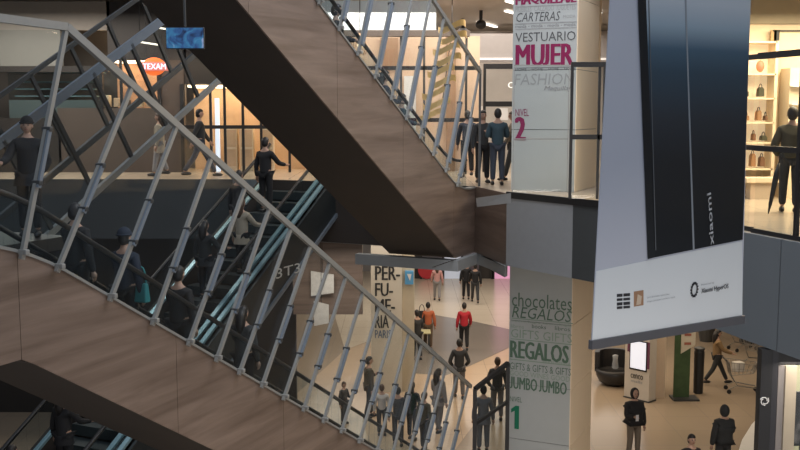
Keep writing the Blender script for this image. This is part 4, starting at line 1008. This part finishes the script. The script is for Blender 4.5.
    def cap(p):
        q = p.copy()
        if q.y < 0 and q.z < .045: q.y *= .35
        return T @ (q * k)
    if style != 'hood':
        hh.ell(hc + Vector((0, 0, .008)), .086, .106, .124, 16, 10, fn=cap, v1=.60)
    if style == 'long':
        hh.tube([hp(0, .05, .06), hp(0, .085, -.06), hp(0, .095, -.18), hp(0, .10, -.32)], [.07 * k, .088 * k, .085 * k, .05 * k], 10)
    if style in ('short', 'long', 'bun'): hh.ell(hp(0, .03, -.02), .080 * k, .078 * k, .085 * k, 12, 8)
    if style == 'bun': hh.ell(hp(0, .05, .13), .05 * k, .05 * k, .045 * k, 10, 8)
    if style != 'hood': hh.build('hair', hm, root, local=True, smooth=True)
    if style == 'hood':
        def hd(p):
            q = p.copy()
            if q.y < -.03: q.y = -.03 - (q.y + .03) * -.35
            return T @ (q * k)
        MB().ell(hc + Vector((0, .012, .0)), .105, .125, .145, 16, 12, fn=hd).build('hood', top, root, local=True, smooth=True)
    if hat is not None:
        o_ = MB(); o_.ell(hc + Vector((0, .012, .045 * k)), .092, .108, .105, 16, 8, fn=lambda p: T @ (p * k), v1=.5)
        o_.tube([hc + T @ Vector((math.cos(2 * math.pi * a / 16) * .094 * k, math.sin(2 * math.pi * a / 16) * .108 * k + .012 * k, .045 * k)) for a in range(17)], .014 * k, 6, caps=False)
        o_.build('beanie', hat, root, local=True, smooth=True)
    return root
def bag_part(root, p, m, w=.28, h=.30, d=.12, strap=True):
    p = Vector(p)
    o_ = MB().hexa([p + Vector(v) for v in ((-w / 2, -d / 2, 0), (w / 2, -d / 2, 0), (w / 2, d / 2, 0), (-w / 2, d / 2, 0), (-w * .42, -d * .3, h), (w * .42, -d * .3, h), (w * .42, d * .3, h), (-w * .42, d * .3, h))]).build('shoulder_bag', m, root, local=True, bevel=.02)
    if strap: MB().tube([p + Vector((math.cos(a_) * w * .35, 0, h + math.sin(a_) * .22)) for a_ in [math.pi * j / 8 for j in range(9)]], .012, 6).build('strap', m, o_, local=True)
    return o_

C_ = {k: cloth('cloth_' + k, v) for k, v in dict(black=(.014, .014, .016), char=(.040, .042, .045), grey=(.15, .15, .16), lgrey=(.26, .25, .25), navy=(.018, .026, .045), teal=(.035, .065, .085), tan=(.24, .155, .075),
     beige=(.36, .31, .24), olive=(.055, .050, .032), orange=(.42, .11, .045), red=(.42, .02, .035), pink=(.55, .30, .28), brown=(.11, .075, .05), khaki=(.16, .13, .10), denim=(.045, .055, .08), gblk=(.028, .030, .032), white=(.55, .53, .50)).items()}
PI = math.pi
F = lambda x, y: AZ(x, y, 0.0)
# lower hall, middle
p = person('woman with long brown hair and pink top walking away, farthest left on the white floor', F(437, 301), PI, C_['pink'], C_['lgrey'], 'brown', 'long', 1.66, ('swing', 'down'), .22)
_c = A(427, 270, 49.2)
tag(MB().tube([_c, _c + Vector((0, .1, 0))], .45, 20).build('round_sign', mat('red_sign', (.5, .03, .04), .4)), 'round red sign beside the head of the woman with the pink top', 'sign')
person('person in black walking at the back of the white floor, left one of two', F(466, 300), PI, C_['black'], C_['black'], 'black', 'short', 1.74, ('down', 'swing'), .15)
person('person in black striding at the back of the white floor, right one of two', F(475, 303), PI, C_['black'], C_['char'], 'black', 'short', 1.72, ('swing', 'down'), .34)
p = person('person in an orange and dark jacket seen from behind left of the red jacket', F(428, 349), PI, C_['orange'], C_['brown'], 'black', 'short', 1.66, ('down', 'down'), .1)
bag_part(p, (.22, .02, .95), C_['black'], .26, .42)
person('person in a bright red jacket and black trousers walking away in the middle', F(464, 351), PI, C_['red'], C_['black'], 'black', 'short', 1.70, ('down', 'swing'), .14, bulk=1.05)
person('person in a dark charcoal coat below the red jacket, beside the steel rail end', F(459, 398), PI, C_['char'], C_['grey'], 'black', 'short', 1.74, ('pocket', 'pocket'), .10, coat=.15)
person('person in black at the upper edge of the warm floor, left one of the pair', F(402, 359), 2.6, C_['black'], C_['black'], 'black', 'short', 1.66, ('chest', 'down'), .05)
person('person in black at the upper edge of the warm floor, right one of the pair', F(417, 360), -2.6, C_['gblk'], C_['black'], 'black', 'short', 1.70, ('down', 'chest'), .05)
person('person in dark olive jacket standing behind the steel posts on the warm floor', F(369, 418), 1.8, C_['olive'], C_['char'], 'black', 'short', 1.70, ('chest', 'down'), .08)
p = person('small brown haired child in a dark jacket behind the steel posts', F(344, 424), .9, C_['gblk'], C_['char'], 'brown', 'short', 1.15, ('phone', 'down'), 0)
person('person with a pale top behind the foreground posts, near the child', F(382, 436), PI, C_['white'], C_['char'], 'brown', 'short', 1.35, ('down', 'down'), 0)
person('grey coated figure built for a reflection, behind the last steel posts of the near escalator', F(438, 432), 2.4, C_['lgrey'], C_['grey'], 'black', 'long', 1.68, ('phone', 'down'), .1, coat=.2)  # solid figure added in place of a reflected silhouette
person('person in grey behind the dark framed glass screen, left one', F(483, 452), PI, C_['grey'], C_['grey'], 'black', 'short', 1.66, ('down', 'down'), 0, coat=.2)
person('person in dark grey behind the dark framed glass screen, close to the column', F(497, 420), PI, C_['char'], C_['grey'], 'brown', 'short', 1.72, ('pocket', 'down'), .05, coat=.1)
# queue at the foot of the near escalator seen between the posts
for i, (x, y, c, st) in enumerate([(398, 446, 'char', 'short'), (412, 440, 'gblk', 'long'), (424, 452, 'olive', 'short')]):
    person(['person in charcoal waiting left of the group at the escalator foot', 'long haired person in black in the middle of the group at the escalator foot', 'person in olive right of the group at the escalator foot'][i], F(x, y), PI - .4 * i, C_[c], C_['char'], 'black', st, 1.5, ('down', 'pocket'), .05)
# lower hall, right
p = person('person in a black puffer jacket and grey trousers facing us with a phone', F(633, 459), .25, C_['black'], C_['khaki'], 'black', 'hood', 1.72, ('down', 'phone'), .02, bulk=1.36)
q = Vector((.175 - .02, -.30 - .09, 1.18))
tag(MB().box(Vector(p.location) + Matrix.Rotation(.25, 3, 'Z') @ Vector((-.165 + .02, -.43, 1.15)), .075, .012, .15, .25).build('mobile_phone', mat('phone_white', (.6, .6, .62), .3), bevel=.004), 'pale mobile phone held by the person in the black puffer jacket', 'phone')
person('dark haired person at the bottom edge between the two hooded people, only the head showing', F(689, 512), .2, C_['black'], C_['black'], 'black', 'short', 1.66, ('down', 'phone'), 0)
person('person in a dark grey green hooded jacket seen from behind at bottom right', F(722, 481), PI + .15, C_['gblk'], C_['char'], 'black', 'hood', 1.74, ('down', 'chest'), .03, bulk=1.3)
pc2 = person('person in a tan jacket and black trousers striding right with a trolley', F(716, 384), PI / 2, C_['tan'], C_['gblk'], 'black', 'long', 1.68, ('push', 'push'), .36)
# trolleys
def make_cart(loc, label, rz):
    root = empty('shopping_trolley', loc, label, 'trolley', None, rz)
    CH = mat('chrome_wire', (.25, .24, .22), .4, .5)
    lo = [(-.28, -.22, .55), (.36, -.17, .62), (.36, .17, .62), (-.28, .22, .55)]; hi = [(-.36, -.28, .95), (.50, -.21, .88), (.50, .21, .88), (-.36, .28, .95)]
    mb = MB()
    for ring in (lo, hi):
        for a, b in zip(ring, ring[1:] + ring[:1]): mb.tube([a, b], .010, 5)
    for i in range(4):
        j = (i + 1) % 4
        for t in [k / 6 for k in range(7)]:
            mb.tube([Vector(lo[i]).lerp(Vector(lo[j]), t), Vector(hi[i]).lerp(Vector(hi[j]), t)], .006, 4)
        mb.tube([Vector(lo[i]).lerp(Vector(hi[i]), .5), Vector(lo[j]).lerp(Vector(hi[j]), .5)], .006, 4)
    for t in (.2, .4, .6, .8): mb.tube([Vector(lo[0]).lerp(Vector(lo[1]), t), Vector(lo[3]).lerp(Vector(lo[2]), t)], .006, 4)
    mb.build('basket', CH, root, local=True)
    fr = MB()
    for s_ in (-1, 1):
        fr.tube([(-.46, s_ * .25, 1.0), (-.36, s_ * .25, .9), (-.28, s_ * .22, .55), (-.10, s_ * .22, .25), (-.34, s_ * .24, .14)], .016, 6); fr.tube([(-.10, s_ * .22, .25), (.50, s_ * .15, .16)], .018, 6)
    fr.build('frame', CH, root, local=True)
    MB().tube([(-.46, -.27, 1.0), (-.46, .27, 1.0)], .02, 8).build('handle', BLK, root, local=True)
    for x, y in ((-.34, -.24), (-.34, .24), (.50, -.15), (.50, .15)):
        MB().tube([(x, y - .02, .065), (x, y + .02, .065)], .064, 12).build('wheel', RUB, root, local=True)
    return root
ct0 = make_cart(F(733, 392) + Vector((.18, 0, 0)), 'wire shopping trolley pushed by the striding person in tan', -.12)
tag(MB().box(ct0.location + Vector((-.05, 0, .78)), .30, .26, .28, .3).build('shopping_bag', mat('white_bag', (.62, .60, .56), .6), bevel=.03), 'white shopping bag in the trolley of the striding person', 'bag')
for x, y, rz, lb in [(756, 366, .6, 'parked wire trolley at the right edge of the lower hall beside the black pillar'), (741, 350, .3, 'parked wire trolley farthest back under the slab edge')]:
    c = copy_tree(ct0); c.location = F(x, y); c.rotation_euler.z = rz; c['label'] = lb
# potted plants and a low counter at the back of the right lower hall
for i, (x, y) in enumerate([(706, 341), (746, 343)]):
    q = F(x, y); r = empty('potted_plant', q, ['leafy potted plant just right of the green banner stand, far back', 'leafy potted plant above the striding person, far back'][i], 'plant')
    MB().lathe(q, [(.22, 0), (.32, .5), (.30, .52)], 16).build('pot', STEELD, r)
    mb = MB()
    for k in range(70):
        a_ = random.uniform(0, 6.28); ph = random.uniform(.1, 1.3); rr = random.uniform(.3, .75); c = q + Vector((0, 0, .55)); d = Vector((math.cos(a_) * math.sin(ph), math.sin(a_) * math.sin(ph), math.cos(ph) * 1.3)) * rr
        s_ = Vector((-math.sin(a_), math.cos(a_), 0)) * .05
        mb.add([c + d * .3, c + d * .7 + s_, c + d + Vector((0, 0, -.06)), c + d * .7 - s_], [(0, 1, 2, 3)])
    mb.build('foliage', GRN, r)
q = F(735, 332)
r = empty('counter', q + Vector((0, 2, 0)), 'long tan counter at the far back of the right lower hall', 'counter')
MB().aabb(q.x - 3, q.x + 2, q.y + 2, q.y + 2.8, 0, 1.05).build('body', mat('tan_counter', (.38, .27, .17)), r); MB().aabb(q.x - 3.1, q.x + 2.1, q.y + 1.9, q.y + 2.9, 1.05, 1.1).build('top', STEELD, r)

# upper landing right: two dark figures, one behind them, riders of the top escalator
G = lambda x, Y, z=Z2: Vector((A(x, 200, Y).x, Y, z))
person('person in a dark jacket standing left on the middle landing', G(482, 23.6), .3, C_['char'], C_['black'], 'black', 'short', 1.70, ('chest', 'down'), .05)
person('person in a teal grey jacket and jeans facing the shop on the middle landing', G(497, 22.9), PI, C_['teal'], C_['denim'], 'black', 'short', 1.74, ('chest', 'chest'), .03)
person('person in tan with a dark bag at the column edge on the middle landing', G(512, 24.5), -PI / 2, C_['khaki'], C_['char'], 'brown', 'short', 1.68, ('swing', 'down'), .2)
person('person in a blue grey coat walking on the upper floor beyond the top escalator foot', G(467, 25.8), PI, C_['navy'], C_['black'], 'black', 'short', 1.70, ('down', 'down'), .15)
for i, (s, c, st, lb) in enumerate([(19.2, 'teal', 'short', 'rider in a blue grey coat lowest on the top escalator'), (18.2, 'navy', 'long', 'rider in navy second from the foot of the top escalator'), (16.1, 'black', 'short', 'rider in black half way down the top escalator'), (15.1, 'brown', 'long', 'rider in a brown coat highest on the top escalator')]):
    q = L(s, 8.85, 0); kst = math.floor((s - 9.6) / .402); sc_ = 9.6 + .402 * kst + .2
    q = L(sc_, 8.85, profU(sc_) - .32 + .012)
    person(lb, q, -PI / 2 + R(25) + PI / 2 * 2 - .25, C_[c], C_['char'], 'black', st, 1.70, ('rail', 'down'), 0, coat=.2 if i in (0, 3) else 0)
# right shop visitor with umbrella
p = person('person in an olive jacket with a closed umbrella at the right edge, seen from behind', G(789, 16.6), PI - .3, C_['olive'], C_['gblk'], 'black', 'short', 1.74, ('pocket', 'down'), .06, bulk=1.2)
u0 = A(779, 163, 16.3); u1 = A(769, 195, 16.3); u1.z = Z2 + .01
r = empty('umbrella', u1, 'closed black umbrella beside the person in the olive jacket', 'umbrella')
MB().tube([u0, u0.lerp(u1, .25), u0.lerp(u1, .8), u1], [.02, .05, .03, .008], 10).build('canopy', BLK, r, smooth=True); MB().tube([u0, u0 + Vector((.02, 0, .14)), u0 + Vector((.07, 0, .17))], .012, 6).build('handle', BLK, r)
# left upper shop visitors
person('person in a dark jacket striding in front of the shop left of centre', G(201, 25.9), PI / 2 + .2, C_['gblk'], C_['denim'], 'black', 'short', 1.74, ('swing', 'back'), .38)
person('person in a cream coat standing beside the striding person at upper left', G(161, 26.2), -PI / 2, C_['beige'], C_['lgrey'], 'brown', 'long', 1.64, ('down', 'swing'), .15, coat=.3)
# man behind the near glass at the very left
s_, n_ = 8.35, 9.1
q = L(9.85, 9.98)
person('person in a black coat and beanie looking out at the far left behind glass', Vector((q.x, q.y, 6.622)), .15, C_['black'], C_['black'], 'black', 'short', 1.56, ('pocket', 'rail'), .0, hat=C_['black'], bulk=1.12, coat=.2, turn=.1)
# riders of the near escalator (heads show above its walnut side)
for s_, n_, c, st, hat, lb, hgt in [(9.75, 9.1, 'black', 'short', None, 'rider in black near the top of the near escalator, behind its glass', 1.66),
                          (10.65, 9.0, 'navy', 'short', 'navy', 'rider in navy with a beanie and a teal bag on the near escalator', 1.72),
                          (11.7, 9.05, 'black', 'short', None, 'rider in black in the middle of the near escalator', 1.74),
                          (12.75, 8.75, 'gblk', 'long', None, 'long haired rider lower on the near escalator', 1.66)]:
    kst = math.floor((s_ - 5.1) / .402); sc_ = 5.1 + .402 * kst + .2; q = L(sc_, n_, profN(sc_) - .32 + .012)
    p = person(lb, q, PI - R(25), C_[c], C_['black'], 'black', st, hgt, ('rail', 'down'), 0, hat=C_[hat] if hat else None)
    if hat:
        o_ = bag_part(p, (-.26, -.02, .75), mat('teal_bag', (.04, .25, .26)), .2, .26)
# riders of the rear escalator
for s_, n_, c, st, lb, hgt, cc in [(20.2, 12.95, 'black', 'short', 'broad rider in black highest on the rear escalator reaching for its rail', 1.78, 0), (18.2, 12.3, 'beige', 'long', 'rider in a beige coat with dark hair on the rear escalator', 1.66, .25),
                           (18.9, 12.9, 'black', 'short', 'rider in black above the beige coat on the rear escalator', 1.75, 0), (17.4, 12.7, 'gblk', 'long', 'long haired rider in black on the rear escalator left of the beige coat', 1.7, .2),
                           (15.2, 12.6, 'navy', 'short', 'rider in navy half way up the rear escalator', 1.72, 0), (13.2, 12.6, 'black', 'long', 'dark rider low on the rear escalator', 1.68, .2), (11.9, 12.6, 'teal', 'short', 'rider in dark teal lowest on the rear escalator at bottom left', 1.74, .0)]:
    kst = math.floor((s_ - 9.6) / .4); sc_ = 9.6 + .4 * kst + .2; z = max(min(.577 * (sc_ - 10.0), 6.58), .05)
    person(lb, L(sc_, n_, z), -R(25) + PI, C_[c], C_['black'], 'brown' if c == 'beige' else 'black', st, hgt, ('down', 'rail'), 0, coat=cc)
